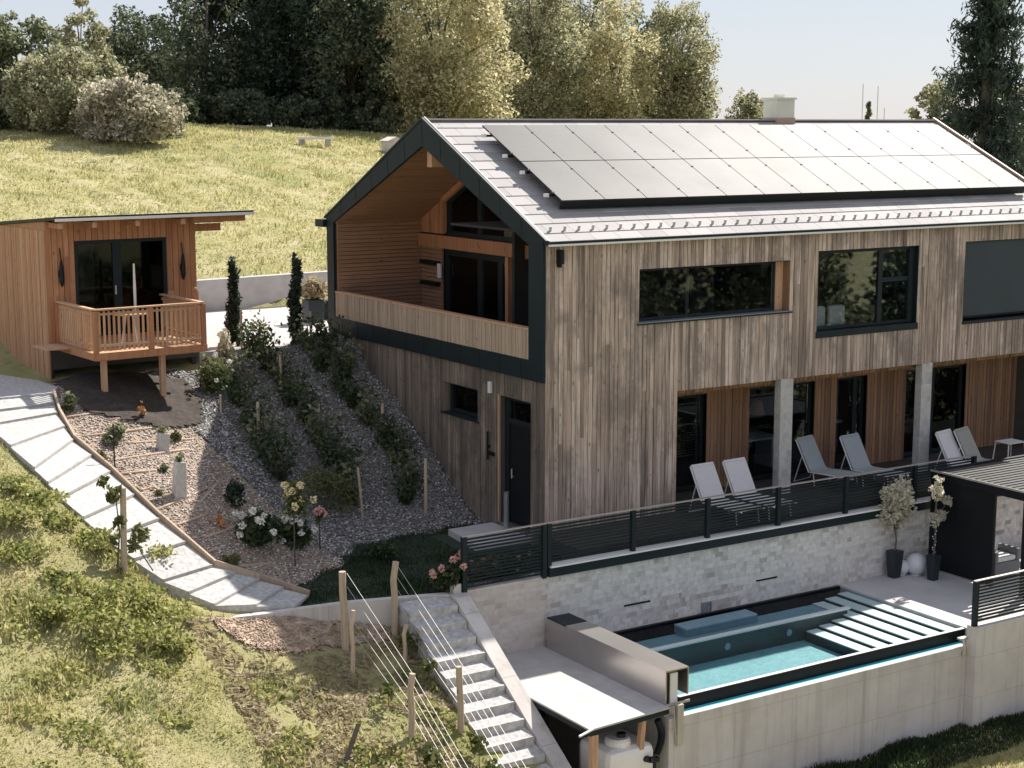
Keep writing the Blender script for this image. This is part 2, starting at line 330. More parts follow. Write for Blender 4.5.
class MB:
    def __init__(s): s.v = []; s.f = []
    def add(s, vs, fs): n = len(s.v); s.v += [tuple(v) for v in vs]; s.f += [tuple(i+n for i in f) for f in fs]; return s
    def box(s, x0, x1, y0, y1, z0, z1):
        return s.add([(x0, y0, z0), (x1, y0, z0), (x1, y1, z0), (x0, y1, z0), (x0, y0, z1), (x1, y0, z1), (x1, y1, z1), (x0, y1, z1)],
                     [(0, 3, 2, 1), (4, 5, 6, 7), (0, 1, 5, 4), (1, 2, 6, 5), (2, 3, 7, 6), (3, 0, 4, 7)])
    def hexa(s, P): return s.add(P, [(0, 3, 2, 1), (4, 5, 6, 7), (0, 1, 5, 4), (1, 2, 6, 5), (2, 3, 7, 6), (3, 0, 4, 7)])
    def beam(s, a, b, w, h, up=(0, 0, 1)):
        a = Vector(a); b = Vector(b); d = (b-a).normalized(); u = Vector(up)
        sd = d.cross(u)
        if sd.length < 1e-4: sd = d.cross(Vector((1, 0, 0)))
        sd.normalize(); u = sd.cross(d).normalized(); sd *= w/2; u *= h/2
        return s.add([a-sd-u, a+sd-u, a+sd+u, a-sd+u, b-sd-u, b+sd-u, b+sd+u, b-sd+u],
                     [(0, 1, 2, 3), (7, 6, 5, 4), (0, 4, 5, 1), (1, 5, 6, 2), (2, 6, 7, 3), (3, 7, 4, 0)])
    def tube(s, pts, rad, n=8, caps=True):
        pts = [Vector(p) for p in pts]; m = len(pts)
        if not hasattr(rad, '__len__'): rad = [rad]*m
        vs = []; ref = None
        for i, p in enumerate(pts):
            d = (pts[min(i+1, m-1)]-pts[max(i-1, 0)]).normalized()
            if ref is None: ref = d.orthogonal().normalized()
            ref = (ref-d*ref.dot(d)).normalized(); q = d.cross(ref)
            for k in range(n):
                a = 2*math.pi*k/n; vs.append(p+(ref*math.cos(a)+q*math.sin(a))*rad[i])
        fs = [(i*n+k, i*n+(k+1) % n, (i+1)*n+(k+1) % n, (i+1)*n+k) for i in range(m-1) for k in range(n)]
        if caps: fs += [tuple(range(n))[::-1], tuple((m-1)*n+k for k in range(n))]
        return s.add(vs, fs)
    def lathe(s, c, prof, n=16):
        vs = [(c[0]+r*math.cos(2*math.pi*k/n), c[1]+r*math.sin(2*math.pi*k/n), c[2]+z) for r, z in prof for k in range(n)]
        m = len(prof)
        return s.add(vs, [(i*n+k, i*n+(k+1) % n, (i+1)*n+(k+1) % n, (i+1)*n+k) for i in range(m-1) for k in range(n)]+[tuple(range(n))[::-1], tuple((m-1)*n+k for k in range(n))])
    def ball(s, c, r, n=10, sc=(1, 1, 1)):
        m = n//2+1
        return s.lathe_scaled(c, [(max(.001, r*math.sin(math.pi*i/(m))), -r*math.cos(math.pi*i/m)) for i in range(m+1)], n, sc)
    def lathe_scaled(s, c, prof, n, sc):
        vs = [(c[0]+sc[0]*r*math.cos(2*math.pi*k/n), c[1]+sc[1]*r*math.sin(2*math.pi*k/n), c[2]+sc[2]*z) for r, z in prof for k in range(n)]
        m = len(prof)
        return s.add(vs, [(i*n+k, i*n+(k+1) % n, (i+1)*n+(k+1) % n, (i+1)*n+k) for i in range(m-1) for k in range(n)])
    def prism(s, poly, axis, a0, a1):
        """poly: list of 2D points; axis 'x': points are (y,z) ; 'y': (x,z) ; 'z': (x,y)"""
        def P(p, a): return {'x': (a, p[0], p[1]), 'y': (p[0], a, p[1]), 'z': (p[0], p[1], a)}[axis]
        n = len(poly)
        return s.add([P(p, a0) for p in poly]+[P(p, a1) for p in poly], [tuple(range(n))[::-1], tuple(range(n, 2*n))]+[(i, (i+1) % n, n+(i+1) % n, n+i) for i in range(n)])
    def build(s, name, mat, parent=None, smooth=False, bevel=0):
        o = mesh_obj(name, s.v, s.f, mat, parent, smooth)
        if bevel:
            b = o.modifiers.new('bevel', 'BEVEL'); b.width = bevel; b.segments = 2; b.limit_method = 'ANGLE'
        return o
def copy_thing(o, **kw):
    def cp(x, par):
        c = x.copy(); COL.objects.link(c)
        if par: c.parent = par
        for ch in x.children: cp(ch, c)
        return c
    r = cp(o, None)
    for k, v in kw.items():
        if k in ('label', 'group'): r[k] = v
        else: setattr(r, k, v)
    return r
def holes_rects(u0, u1, v0, v1, holes):
    """decompose a rectangle minus rectangles into rectangles (columns)"""
    us = sorted({u0, u1, *[min(max(h[0], u0), u1) for h in holes], *[min(max(h[1], u0), u1) for h in holes]}); out = []
    for a, b in zip(us[:-1], us[1:]):
        if b-a < 1e-6: continue
        m = (a+b)/2; cuts = sorted([(h[2], h[3]) for h in holes if h[0] <= m <= h[1]]); z = v0
        for c0, c1 in cuts:
            if c0 > z+1e-6: out.append((a, b, z, c0))
            z = max(z, c1)
        if z < v1-1e-6: out.append((a, b, z, v1))
    return out

# ------------------------------------------------------------------ terrain height
CP = [(-8.07,6.67,2.35),(-9.18,5.61,2.25),(-9.41,2.45,1.85),(-7.99,4.83,1.85),(-7.75,3.36,1.35),(-9.01,1.11,1.15),(-8.3,.5,.5),(-7.46,1.58,.65),
 (-7.0,.35,.15),(-7.94,0.01,.05),(-6.05,.47,-.22),(-5.76,-.6,-.4),
 (-6.38,7.51,2.5),(-5.47,6.64,2.0),(-6.6,2.6,1.05),(-3.71,8.53,2.25),(-5.77,.91,-.1),(-2.66,2.43,-.35),(-3.66,3.65,0.05),
 (-.3,8.73,3.0),(-.3,7.44,2.32),(-.3,5.97,1.62),(-.3,4.59,.81),(-.3,3.29,.05),(-.3,2.5,-.35),(-.5,0,-.45),(-3,0,-.5),(-3,1.5,-.45),(-5,-.5,-.5),
 (-1.7,13.4,2.82),(-1,10,2.82),(-2.5,9.8,2.75),(-4,12,2.85),(-9,10,2.35),(-8.2,8,2.35),(-11,8,2.3),(-7,13,3.2),(1,13,2.85),(3,10,2.9),(-12,9.5,2.35),
 (-12,-4.4,-.8),(-9.1,-4.3,-1.35),(-7,-4.5,-1.7),(-5.5,-4.4,-1.75),(-4.6,-4.4,-1.95),(-5.4,-1.9,-.98),(-4.3,-1.9,-.95),(-8.9,-1.4,-.15),(-7.6,-.9,-.2),
 (-5.9,-1.25,-.5),(-5.2,-1.45,-.72),(-9.65,2.6,1.9),(-9.4,1.55,1.5),(-8.95,.6,.9),(-8.25,-.3,.1),(-7.5,-1.05,-.3),(-6.6,-1.2,-.48),(-4.3,-5.5,-2.6),(-15,0,.9),(-20,-10,-2.5),(-8,-12,-4.5),(-14,5,2.4),(-3,-14,-6),(-20,8,3.2),(-25,-25,-6),(-5,-27,-9),(-17,-26,-5.5),
 (-2,19,3.8),(4,18,3.8),(-6,16,3.6),(-13,15,3.6),(2.4,48.9,8.05),(10.2,43.9,7.85),(17.6,39.2,7.05),(29.8,31.4,6),(41.5,23.9,5.2),(8,30,5.5),(18,16,3.2),
 (25,2,1),(14,24,4.3),(-8,30,6),(-20,25,5.6),(10,60,8.2),(40,55,6.6),(-15,55,8.5),(70,40,5),(20,90,7.6),(60,90,5),(-20,90,8),(30,-10,-3)]
CP = np.array(CP, float)
def tps_k(d2): return np.where(d2 > 1e-12, .5*d2*np.log(np.maximum(d2, 1e-12)), 0)
def _solve():
    n = len(CP); P = np.c_[np.ones(n), CP[:, :2]]
    K = tps_k(((CP[:, None, :2]-CP[None, :, :2])**2).sum(-1))+np.eye(n)*.03
    A = np.zeros((n+3, n+3)); A[:n, :n] = K; A[:n, n:] = P; A[n:, :n] = P.T
    return np.linalg.solve(A, np.r_[CP[:, 2], 0, 0, 0])
TW = _solve()
def tps(x, y):
    x = np.asarray(x, float); y = np.asarray(y, float); s = x.shape; X = np.c_[x.ravel(), y.ravel()]
    out = np.empty(len(X))
    for i in range(0, len(X), 20000):
        c = X[i:i+20000]; out[i:i+20000] = tps_k(((c[:, None]-CP[None, :, :2])**2).sum(-1))@TW[:-3]+TW[-3]+c@TW[-2:]
    return out.reshape(s)
def H(x, y):
    x = np.asarray(x, float); y = np.asarray(y, float)
    # far away the ground runs out level
    r = np.hypot(x-5, y-20); k = np.where(r > 95, 95/np.maximum(r, 1), 1); xx = 5+(x-5)*k; yy = 20+(y-20)*k
    z = tps(xx, yy)
    z = np.where(r > 95, z-(r-95)*.02, z)
    z = z+.035*np.sin(x*1.9+1.3*np.sin(y*1.1))*np.sin(y*2.3+.7)+.02*np.sin(x*5.1+y*3.3)
    foot = (x > .06) & (x < 15.9) & (y > -1.5) & (y < 9.5)
    z = np.where(foot, np.minimum(z, -.5), z)
    drive = (x > -5.2) & (x < 6.2) & (y > 9.5-1.2*(x < -2.6)*(x > -3.4)+3.6*(x < -3.5)) & (y < 17.3)
    z = np.where(drive, np.minimum(z, 2.75), z)
    low = -3.68-.28*np.maximum(0, -6.2-y)+.03*x+.03*np.sin(x*3+y*2)
    w = np.clip((x+3.6)/1.0, 0, 1)
    wy = np.where(y < -6.4, w, (x > -3.02).astype(float))
    wr = np.clip((17-x)/3, 0, 1)
    z = np.where(y < -1.5, z*(1-wy*wr)+low*wy*wr, z)
    return z
def Hs(x, y): return float(H(np.array([x]), np.array([y]))[0])
def G(px, py):
    """the place on the ground seen at a spot of the photo"""
    d = ray(px, py); t = np.linspace(14, 130, 6000); P = _C[None]+t[:, None]*d[None]
    hit = np.nonzero(P[:, 2] < H(P[:, 0], P[:, 1]))[0]
    return Vector(P[hit[0]]) if len(hit) else Vector(P[-1])
def axis_coords(f0, f1, step, far, grow=1.18):
    a = list(np.arange(f0, f1+1e-6, step)); s = step; v = a[-1]
    while v < far: s *= grow; v += s; a.append(v)
    s = step; v = a[0]; b = []
    while v > -far: s *= grow; v -= s; b.append(v)
    return np.array(b[::-1]+a)
gx = axis_coords(-16, 18, .2, 900); gy = axis_coords(-9, 19, .2, 900)
X, Y = np.meshgrid(gx, gy); Z = H(X, Y)
nx, ny = len(gx), len(gy)
idx = np.arange(nx*ny).reshape(ny, nx)
F = np.stack([idx[:-1, :-1], idx[:-1, 1:], idx[1:, 1:], idx[1:, :-1]], -1).reshape(-1, 4)
tag(mesh_obj('ground', np.stack([X, Y, Z], -1).reshape(-1, 3), F, 'meadow_ground', smooth=True, uniform=True), kind='structure')

def inpoly(x, y, poly):
    x = np.asarray(x); y = np.asarray(y); ins = np.zeros(x.shape, bool); n = len(poly)
    for i in range(n):
        x0, y0 = poly[i]; x1, y1 = poly[(i+1) % n]
        c = ((y0 > y) != (y1 > y)) & (x < (x1-x0)*(y-y0)/((y1-y0) if abs(y1-y0) > 1e-9 else 1e-9)+x0)
        ins ^= c
    return ins
def drape(name, poly, mat, off=.03, step=.1, zf=None, kind='structure'):
    P = np.array(poly); xs = np.arange(P[:, 0].min(), P[:, 0].max()+step, step); ys = np.arange(P[:, 1].min(), P[:, 1].max()+step, step)
    X, Y = np.meshgrid(xs, ys); Z = (H(X, Y) if zf is None else zf(X, Y))+off
    nx, ny = len(xs), len(ys); idx = np.arange(nx*ny).reshape(ny, nx)
    F = np.stack([idx[:-1, :-1], idx[:-1, 1:], idx[1:, 1:], idx[1:, :-1]], -1).reshape(-1, 4)
    V = np.stack([X, Y, Z], -1).reshape(-1, 3); c = V[F].mean(1); F = F[inpoly(c[:, 0], c[:, 1], poly)]
    return tag(mesh_obj(name, V, F, mat, smooth=True, uniform=True), kind=kind)

# ------------------------------------------------------------------ foliage helpers
def leaf_quads(P, size, tilt=1.0, elong=1.6, down=0.0):
    """one small folded leaf-clump face per point (two triangles as a quad)"""
    n = len(P); a = rng.normal(size=(n, 3)); a[:, 2] = a[:, 2]*tilt-down
    a /= np.linalg.norm(a, axis=1)[:, None]
    b = rng.normal(size=(n, 3)); b -= a*(a*b).sum(1)[:, None]; b /= np.linalg.norm(b, axis=1)[:, None]
    s = size*(.6+.8*rng.random(n))[:, None]
    a = a*s*elong/2; b = b*s/2
    V = np.stack([P-a, P+b*.9-a*.1, P+a, P-b*.9+a*.1], 1).reshape(-1, 3)
    return V, np.arange(4*n).reshape(n, 4)
def foliage(name, P, size, mat, parent=None, **kw):
    V, F = leaf_quads(np.asarray(P), size, **kw)
    return mesh_obj(name, V, F, mat, parent, uniform=True)
def blob_points(centers, radii, n, hollow=.55):
    centers = np.asarray(centers, float); radii = np.asarray(radii, float)
    if radii.ndim == 1: radii = np.repeat(radii[:, None], 3, 1)
    w = (radii.prod(1))**(2/3); k = rng.choice(len(centers), n, p=w/w.sum())
    d = rng.normal(size=(n, 3)); d /= np.linalg.norm(d, axis=1)[:, None]
    r = hollow+(1-hollow)*rng.random(n)**.6; r *= (1+.12*rng.normal(size=n))
    return centers[k]+d*radii[k]*r[:, None]
def tree(name, base, h, w, leafm, label, cat='tree', n=9000, leaf=.2, low=.12, group=None, shape='round', nblob=26, trunk=.16, seed=0, light=None):
    global rng; rng = np.random.default_rng(100+seed)
    base = Vector(base); t = empty(name, base, label, cat, group)
    b = np.array(base); cs = []; rs = []; nblob = int(nblob*2.1)
    for i in range(nblob):
        u = rng.random(); z = low+(1-low)*(.08+.86*u)
        if shape == 'round': prof = math.sin(math.pi*min(1, max(0, (u*.82+.14))))**.6
        elif shape == 'tall': prof = (.62+.38*math.sin(math.pi*u*.9))*(1-.3*u)
        else: prof = max(.08, 1-u)
        a = rng.random()*6.283; rr = w/2*prof*(.25+.6*rng.random()**.5)
        cs.append(b+np.array([rr*math.cos(a), rr*math.sin(a), z*h])); s = w*(.085+.1*rng.random())*(.75+.5*(1-u)); rs.append((s, s, s*(1.25 if shape == 'tall' else .85)))
        if rng.random() < .28: v = np.array(cs[-1])-b-np.array([0, 0, h*.5]); cs[-1] = tuple(b+np.array([0, 0, h*.5])+v*1.22); rs[-1] = tuple(q*.6 for q in rs[-1])
    P = blob_points(cs, rs, int(n*1.9), .35)
    P = P[P[:, 2] > b[2]+.02*h]
    foliage('crown', P, leaf*.72, leafm, t)
    mb = MB(); top = b+np.array([.1*w*(rng.random()-.5), .1*w*(rng.random()-.5), h*.8])
    mb.tube([base-Vector((0, 0, .3)), base+Vector((.02*h, 0, h*.3)), Vector(top)], [trunk*h/10*1.5, trunk*h/10, .03], 8)
    for i in range(0, nblob, 4):
        c = Vector(cs[i]); s = Vector(b)+(Vector(top)-Vector(b))*min(.85, max(.15, (c.z-b[2])/h*.6)); mb.tube([s, (s+c)/2+Vector((0, 0, .05*h)), c], [trunk*h/10*.45, trunk*h/10*.3, .02], 5)
    mb.build('trunk', 'bark', t, smooth=True)
    return t

# ================================================================== HOUSE
W = 9.57; ZE = 5.90; ZR = 8.24; YR = W/2; ZB = 3.06; ZO = 2.6; XE = 15.8
SL = (ZR-ZE)/YR; TH = math.atan(SL)
house = empty('timber_house', (8, 5, 0), 'large weathered grey timber clad house with pitched roof, open gable balcony and solar panels', 'house')
def boards_x(mb, rects, yf, w=.105, th=.022, gap=.011):
    for (a, b, z0, z1) in rects:
        n = max(1, round((b-a)/w)); s = (b-a)/n
        for i in range(n):
            x = a+i*s; t = yf-random.uniform(0, .02)
            cuts = [z0, z1]
            if z1-z0 > 2.6 and random.random() < .75: cuts.insert(1, z0+(z1-z0)*random.uniform(.3, .75))
            for c0, c1 in zip(cuts[:-1], cuts[1:]):
                mb.box(x+gap/2, x+s-gap/2, t, yf+th, c0+.001, c1-.001)
def boards_y(mb, rects, xf, w=.105, th=.022, gap=.011):
    for (a, b, z0, z1) in rects:
        n = max(1, round((b-a)/w)); s = (b-a)/n
        for i in range(n):
            y = a+i*s; t = xf-random.uniform(0, .012)
            mb.box(t, xf+th, y+gap/2, y+s-gap/2, z0+.001, z1-.001)
fholes = [(2.33, 6.43, 4.10, 5.21), (7.25, 10.38, 3.50, 5.375), (11.92, 14.95, 3.50, 5.40), (3.36, 17, -1, ZO)]
mb = MB(); boards_x(mb, holes_rects(.034, XE, -.3, 5.815, fholes), .0); mb.build('facade_cladding', 'facade_wood', house)
mb = MB()
for a, b, c, d in holes_rects(.07, XE-.02, -.45, 5.79, fholes): mb.box(a, b, .024, .30, c, d)
# gable wall core, door and small window openings
gh = [(.53, 1.72, -.12, 2.58), (2.58, 4.05, 1.87, 2.56)]
for a, b, c, d in holes_rects(.31, W-.02, -.6, ZB-.01, gh): mb.box(.062, .36, a, b, c, d)
# rear walls and far gable
mb.box(.14, XE-.02, W-.3, W-.02, -.45, 5.7)
mb.prism([(.3, -.45), (W-.3, -.45), (W-.3, 5.6), (YR, 7.9), (.3, 5.6)], 'x', XE-.32, XE-.03)
mb.build('wall', 'plaster_dark', house)
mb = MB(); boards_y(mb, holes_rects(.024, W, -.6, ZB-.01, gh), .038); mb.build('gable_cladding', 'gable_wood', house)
# floors inside
mb = MB(); mb.box(.37, XE-.33, 1.5, W-.31, 2.72, 3.18); mb.build('upper_floor', 'dark_floor', house)
# ---- dark gable frame
f = MB(); x0, x1 = -.03, .03
zi = 5.77; yi0, yi1 = .52, W-.36
apo = ZR-.02; api = 7.66
f.prism([(0, ZB), (yi0, ZB), (yi0, zi), (0, ZE)], 'x', x0, x1)
f.prism([(yi1, ZB), (W, ZB), (W, ZE), (yi1, zi)], 'x', x0, x1)
f.prism([(yi0, ZB), (yi1, ZB), (yi1, 3.46), (yi0, 3.46)], 'x', x0, x1)
f.prism([(0, ZE), (yi0, zi), (YR, api), (YR, apo)], 'x', x0, x1)
f.prism([(W, ZE), (YR, apo), (YR, api), (yi1, zi)], 'x', x0, x1)
f.build('gable_frame', 'frame_cladding', house)
f = MB()   # sheet seams standing proud on the frame
for k in range(1, 12):
    y = k*.8
    if y < YR: za = ZE+(apo-ZE)*y/YR; zb2 = zi+(api-zi)*max(0, y-yi0)/(YR-yi0)
    else: za = ZE+(apo-ZE)*(W-y)/YR; zb2 = zi+(api-zi)*max(0, yi1-y)/(yi1-YR)
    f = MB(); f.prism([(y, za-.02), (y+.012, za-.02), (y+.012-.03, zb2+.02), (y-.03, zb2+.02)], 'x', x0-.006, x0)
    f.build('frame_seam', 'dark_metal', house)
    if .6 < y < 9: f = MB(); f.box(x0-.006, x0, y, y+.01, ZB+.02, 3.44); f.build('frame_seam', 'dark_metal', house)
# parapet
mb = MB(); boards_y(mb, [(yi0, yi1, 3.462, 4.06)], .0, w=.13); mb.build('parapet', 'parapet_wood', house)
mb = MB(); mb.box(-.02, .15, yi0, yi1, 4.062, 4.10); mb.build('parapet_cap', 'fresh_wood', house)
# ---- loggia interior
XL = 2.38
def roofz(y): return (ZE+SL*y if y < YR else ZE+SL*(W-y))
mb = MB()
for k in range(34):      # horizontal siding of the left side wall (y = 9.11), facing the viewer
    z = 3.2+k*.098
    if z > 5.9: break
    mb.box(.032, XL, 9.12-.012, 9.15, z, z+.088)
mb.build('loggia_side_siding', 'warm_siding', house)
mb = MB()
for k in range(24):
    z = 3.2+k*.098
    if z > 5.1: break
    mb.box(XL-.012, XL+.03, 8.06, 9.105, z, z+.088)
mb.build('loggia_end_siding', 'warm_siding_cross', house)
mb = MB()
for k in range(9):
    y0 = 8.02+k*.12
    if y0 > 9.0: break
    mb.box(XL-.012, XL+.03, y0, y0+.11, 5.47, roofz(y0+.11)-.28)
mb.build('loggia_top_boards', 'cabin_wood', house)
mb = MB(); mb.box(XL-.10, XL+.1, .4, 9.10, 5.13, 5.44); mb.beam((XL-.04, 7.95, 5.5), (XL-.04, 7.95, roofz(7.95)-.3), .12, .12)
mb.beam((XL-.05, 7.9, roofz(7.9)-.36), (XL-.05, YR, ZR-.36), .1, .2); mb.beam((XL-.05, YR, ZR-.36), (XL-.05, 1.0, roofz(1)-.36), .1, .2)
mb.beam((XL-.05, 4.95, 3.2), (XL-.05, 4.95, 5.12), .12, .13); mb.build('loggia_beam', 'cabin_wood', house)
mb = MB()   # purlin heads
mb.box(.16, XL+.05, YR-.1, YR+.1, 7.2, 7.62); mb.build('ridge_beam', 'fresh_wood', house)
mb = MB()   # timber soffit, both slopes, boards along x
for s in range(0, 47):
    y = .32+s*.098
    if y < YR-.05: mb.prism([(y, roofz(y)-.33), (y+.09, roofz(y+.09)-.33), (y+.09, roofz(y+.09)-.3), (y, roofz(y)-.3)], 'x', .031, XL+.1)
    y2 = W-y
    if y2 > YR+.05: mb.prism([(y2, roofz(y2)-.33), (y2-.09, roofz(y2-.09)-.33), (y2-.09, roofz(y2-.09)-.3), (y2, roofz(y2)-.3)], 'x', .031, XL+.1)
mb.build('soffit', 'soffit_wood', house)
mb = MB(); mb.box(.13, XL+.6, .305, 9.10, 3.1, 3.2); mb.build('loggia_floor', 'dark_floor', house)
mb = MB(); mb.box(.13, XL, .302, .36, 3.2, 5.7); mb.build('loggia_near_wall', 'cabin_wood', house)
def window(parent, name, plane, a0, a1, z0, z1, d, mull=(), trans=(), fw=.07, glass='window_glass', fm='dark_metal', thick=.06):
    """plane 'y': spans x at y=d ; plane 'x': spans y at x=d. frame with panes as its children"""
    f = MB()
    def bx(u0, u1, v0, v1, e0=0, e1=0):
        if plane == 'y': f.box(u0, u1, d-e0, d+thick+e1, v0, v1)
        else: f.box(d-e0, d+thick+e1, u0, u1, v0, v1)
    bx(a0, a0+fw, z0, z1); bx(a1-fw, a1, z0, z1); bx(a0+fw, a1-fw, z0, z0+fw); bx(a0+fw, a1-fw, z1-fw, z1)
    for m, w in mull: bx(m-w/2, m+w/2, z0+fw, z1-fw, -.002, -.002)
    for u0, u1, zz, w in trans: bx(u0, u1, zz-w/2, zz+w/2, -.004, -.004)
    fo = f.build(name, fm, parent); g = MB(); q = d+thick*.5
    cuts = sorted([a0+fw]+[m for m, w in mull]+[a1-fw])
    for c0, c1 in zip(cuts[:-1], cuts[1:]):
        g = MB()
        if plane == 'y': g.box(c0+.005, c1-.005, q, q+.01, z0+fw-.005, z1-fw+.005)
        else: g.box(q, q+.01, c0+.005, c1-.005, z0+fw-.005, z1-fw+.005)
        g.build('pane', glass, fo)
    return fo
window(house, 'loggia_glazing', 'x', 1.0, 7.98, 3.2, 5.12, XL+.02, mull=((6.35, .22), (5.45, .2), (3.4, .15)), fw=.16)
g = MB(); gp = [(1.2, 5.5), (7.75, 5.5), (7.75, roofz(7.75)-.5), (YR, ZR-.55), (1.2, roofz(1.2)-.5)]
g.prism(gp, 'x', XL+.05, XL+.06); gable_pane = g.build('gable_glazing', 'window_glass', house)
g = MB(); g.box(XL+.01, XL+.07, 1.0, 7.9, 5.445, 5.56); g.box(XL+.012, XL+.068, 7.7, 7.86, 5.56, roofz(7.8)-.45); g.box(XL+.012, XL+.068, 6.27, 6.43, 5.56, roofz(6.4)-.45); g.box(XL+.012, XL+.068, 4.3, 4.45, 5.56, 7.5)
g.beam((XL+.04, 7.86, roofz(7.86)-.5), (XL+.04, YR, ZR-.5), .055, .12); g.build('gable_glazing_frame', 'dark_metal', house)
# pale slats added behind the loggia glass to stand in for its reflections
g = MB()
for k in range(16): g.box(XL+.25, XL+.262, 5.5, 7.85, 3.35+k*.11, 3.35+k*.11+.07)
g.build('reflection_slats', 'cushion_white', house)
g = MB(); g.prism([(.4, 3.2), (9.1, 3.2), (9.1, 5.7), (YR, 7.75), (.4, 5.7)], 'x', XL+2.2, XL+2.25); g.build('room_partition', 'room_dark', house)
for z in (4.7, 4.18):
    g = MB(); g.box(XL-.16, XL-.014, 8.15, 8.95, z, z+.09); g.build('wall_shelf', 'black_metal', house)
g = MB(); g.box(XL-.14, XL-.102, 7.95, 8.1, 4.4, 4.75); g.build('wall_lantern', 'lamp_white', house)
# ---- gable door and window
g = MB(); g.box(.2, .26, .6, 1.56, -.1, 2.0); door = g.build('door', 'black_metal', house)
g = MB(); g.tube([(.15, 1.42, .85), (.15, 1.42, 1.05)], .018, 8); g.box(.15, .2, 1.41, 1.43, .87, .89); g.build('handle', 'galvanised', door)
g = MB(); g.box(.188, .198, .66, .72, .12, 1.9); g.build('panel_groove', 'dark_metal', door)
g = MB(); g.box(.17, .28, .53, .6, -.12, 2.58); g.box(.17, .28, 1.56, 1.72, -.12, 2.58); g.box(.17, .28, .6, 1.56, 2.0, 2.1); g.box(.17, .28, .6, 1.56, 2.5, 2.58); g.build('door_frame', 'dark_metal', house)
g = MB(); g.box(.22, .23, .6, 1.56, 2.1, 2.5); g.build('transom_pane', 'window_glass', house)
g = MB(); g.box(.02, .3, 1.722, 1.76, -.12, 2.6); g.box(.3, .32, 1.722, 1.75, -.12, 2.6); g.build('door_reveal', 'fresh_wood', house)
wf = window(house, 'small_window', 'x', 2.60, 4.01, 1.90, 2.56, .2)
g = MB(); g.box(-.0, .34, 2.52, 4.12, 1.855, 1.885); g.build('sill', 'dark_metal', wf)
g = MB(); g.box(.045, .3, 4.02, 4.048, 1.89, 2.56); g.build('window_reveal', 'gable_wood', house)
g = MB(); g.box(-.03, .024, 1.98, 2.08, 2.58, 2.82); g.build('wall_lamp', 'lamp_white', house)
g = MB(); g.tube([(-.02, 2.1, 1.15), (-.02, 2.1, 1.75)], .025, 6); g.box(-.02, .03, 2.07, 2.13, 1.4, 1.45); g.beam((-.02, 1.85, 1.3), (-.02, 2.12, 1.3), .03, .08); g.build('hose_bracket', 'black_metal', house)
g = MB(); g.tube([(-.09, 1.25, -.2), (-.09, 1.25, .62)], .06, 12); g.build('door_bollard', 'grey_flashing', house)
# ---- facade windows
def reveal(a0, a1, z0, z1, mat='dark_metal', right=None):
    g = MB(); e = .012
    g.box(a0, a0+e, -.004, .30, z0, z1); g.box(a0+e, a1-e, -.004, .30, z1-e, z1); g.build('window_reveal', mat, house)
    g = MB(); g.box(a1-e, a1, -.004, .30, z0, z1); g.build('window_reveal', right or mat, house)
reveal(2.33, 6.43, 4.10, 5.21, right='recess_wood')
w1 = window(house, 'window', 'y', 2.35, 6.2, 4.12, 5.19, .22, fw=.05)
g = MB(); g.box(6.2, 6.41, .2, .27, 4.12, 5.19); g.build('window_panel', 'fresh_wood', house)
g = MB(); g.box(2.28, 6.48, -.06, .2, 4.065, 4.096); sl = g.build('sill', 'dark_metal', w1)
g = MB(); g.box(2.28, 6.48, -.064, .19, 4.097, 4.115); g.build('sill_plate', 'grey_flashing', w1)
reveal(7.25, 10.38, 3.50, 5.375)
w2 = window(house, 'window', 'y', 7.27, 10.36, 3.60, 5.355, .12, mull=((9.3, .13),), trans=((9.36, 10.2, 4.62, .1),), fw=.06)
g = MB(); g.box(7.22, 10.41, -.03, .2, 3.44, 3.585); g.box(10.2, 10.35, .1, .2, 3.6, 5.35); g.build('sill', 'dark_metal', w2)
for xx, c in ((7.55, .62), (8.15, .75)):
    g = MB(); g.box(xx-.24, xx+.24, .26, .4, 3.64, 4.1); g.build('cushion', 'pillow_cloth', house, bevel=.06)
reveal(11.92, 14.95, 3.50, 5.40)
w3 = window(house, 'window', 'y', 11.94, 14.93, 3.55, 5.38, .16, fw=.05)
plain('blind_screen', (.028, .042, .055), .6, 0, .12, 1.2, 0)
g = MB(); g.box(11.95, 14.92, .06, .075, 3.62, 5.38); g.build('roller_blind', 'blind_screen', w3)
g = MB(); g.box(11.90, 14.97, -.03, .2, 3.44, 3.51); g.build('sill', 'dark_metal', w3)
# rooms behind the windows
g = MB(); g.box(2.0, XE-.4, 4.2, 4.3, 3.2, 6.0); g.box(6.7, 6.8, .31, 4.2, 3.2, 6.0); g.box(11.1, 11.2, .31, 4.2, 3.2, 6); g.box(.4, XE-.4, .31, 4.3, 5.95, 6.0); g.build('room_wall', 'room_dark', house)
g = MB(); g.box(5.0, 5.5, 2.2, 2.3, 3.3, 5.2); g.box(3.0, 3.8, 1.8, 2.3, 3.2, 4.3); g.build('furniture', 'plaster_dark', house)
g = MB()
for k in range(9): g.tube([(4.55+k*.07, 1.2, 3.3), (4.55+k*.07, 1.2, 5.3)], .04, 6)
g.build('curtain', 'curtain', house)
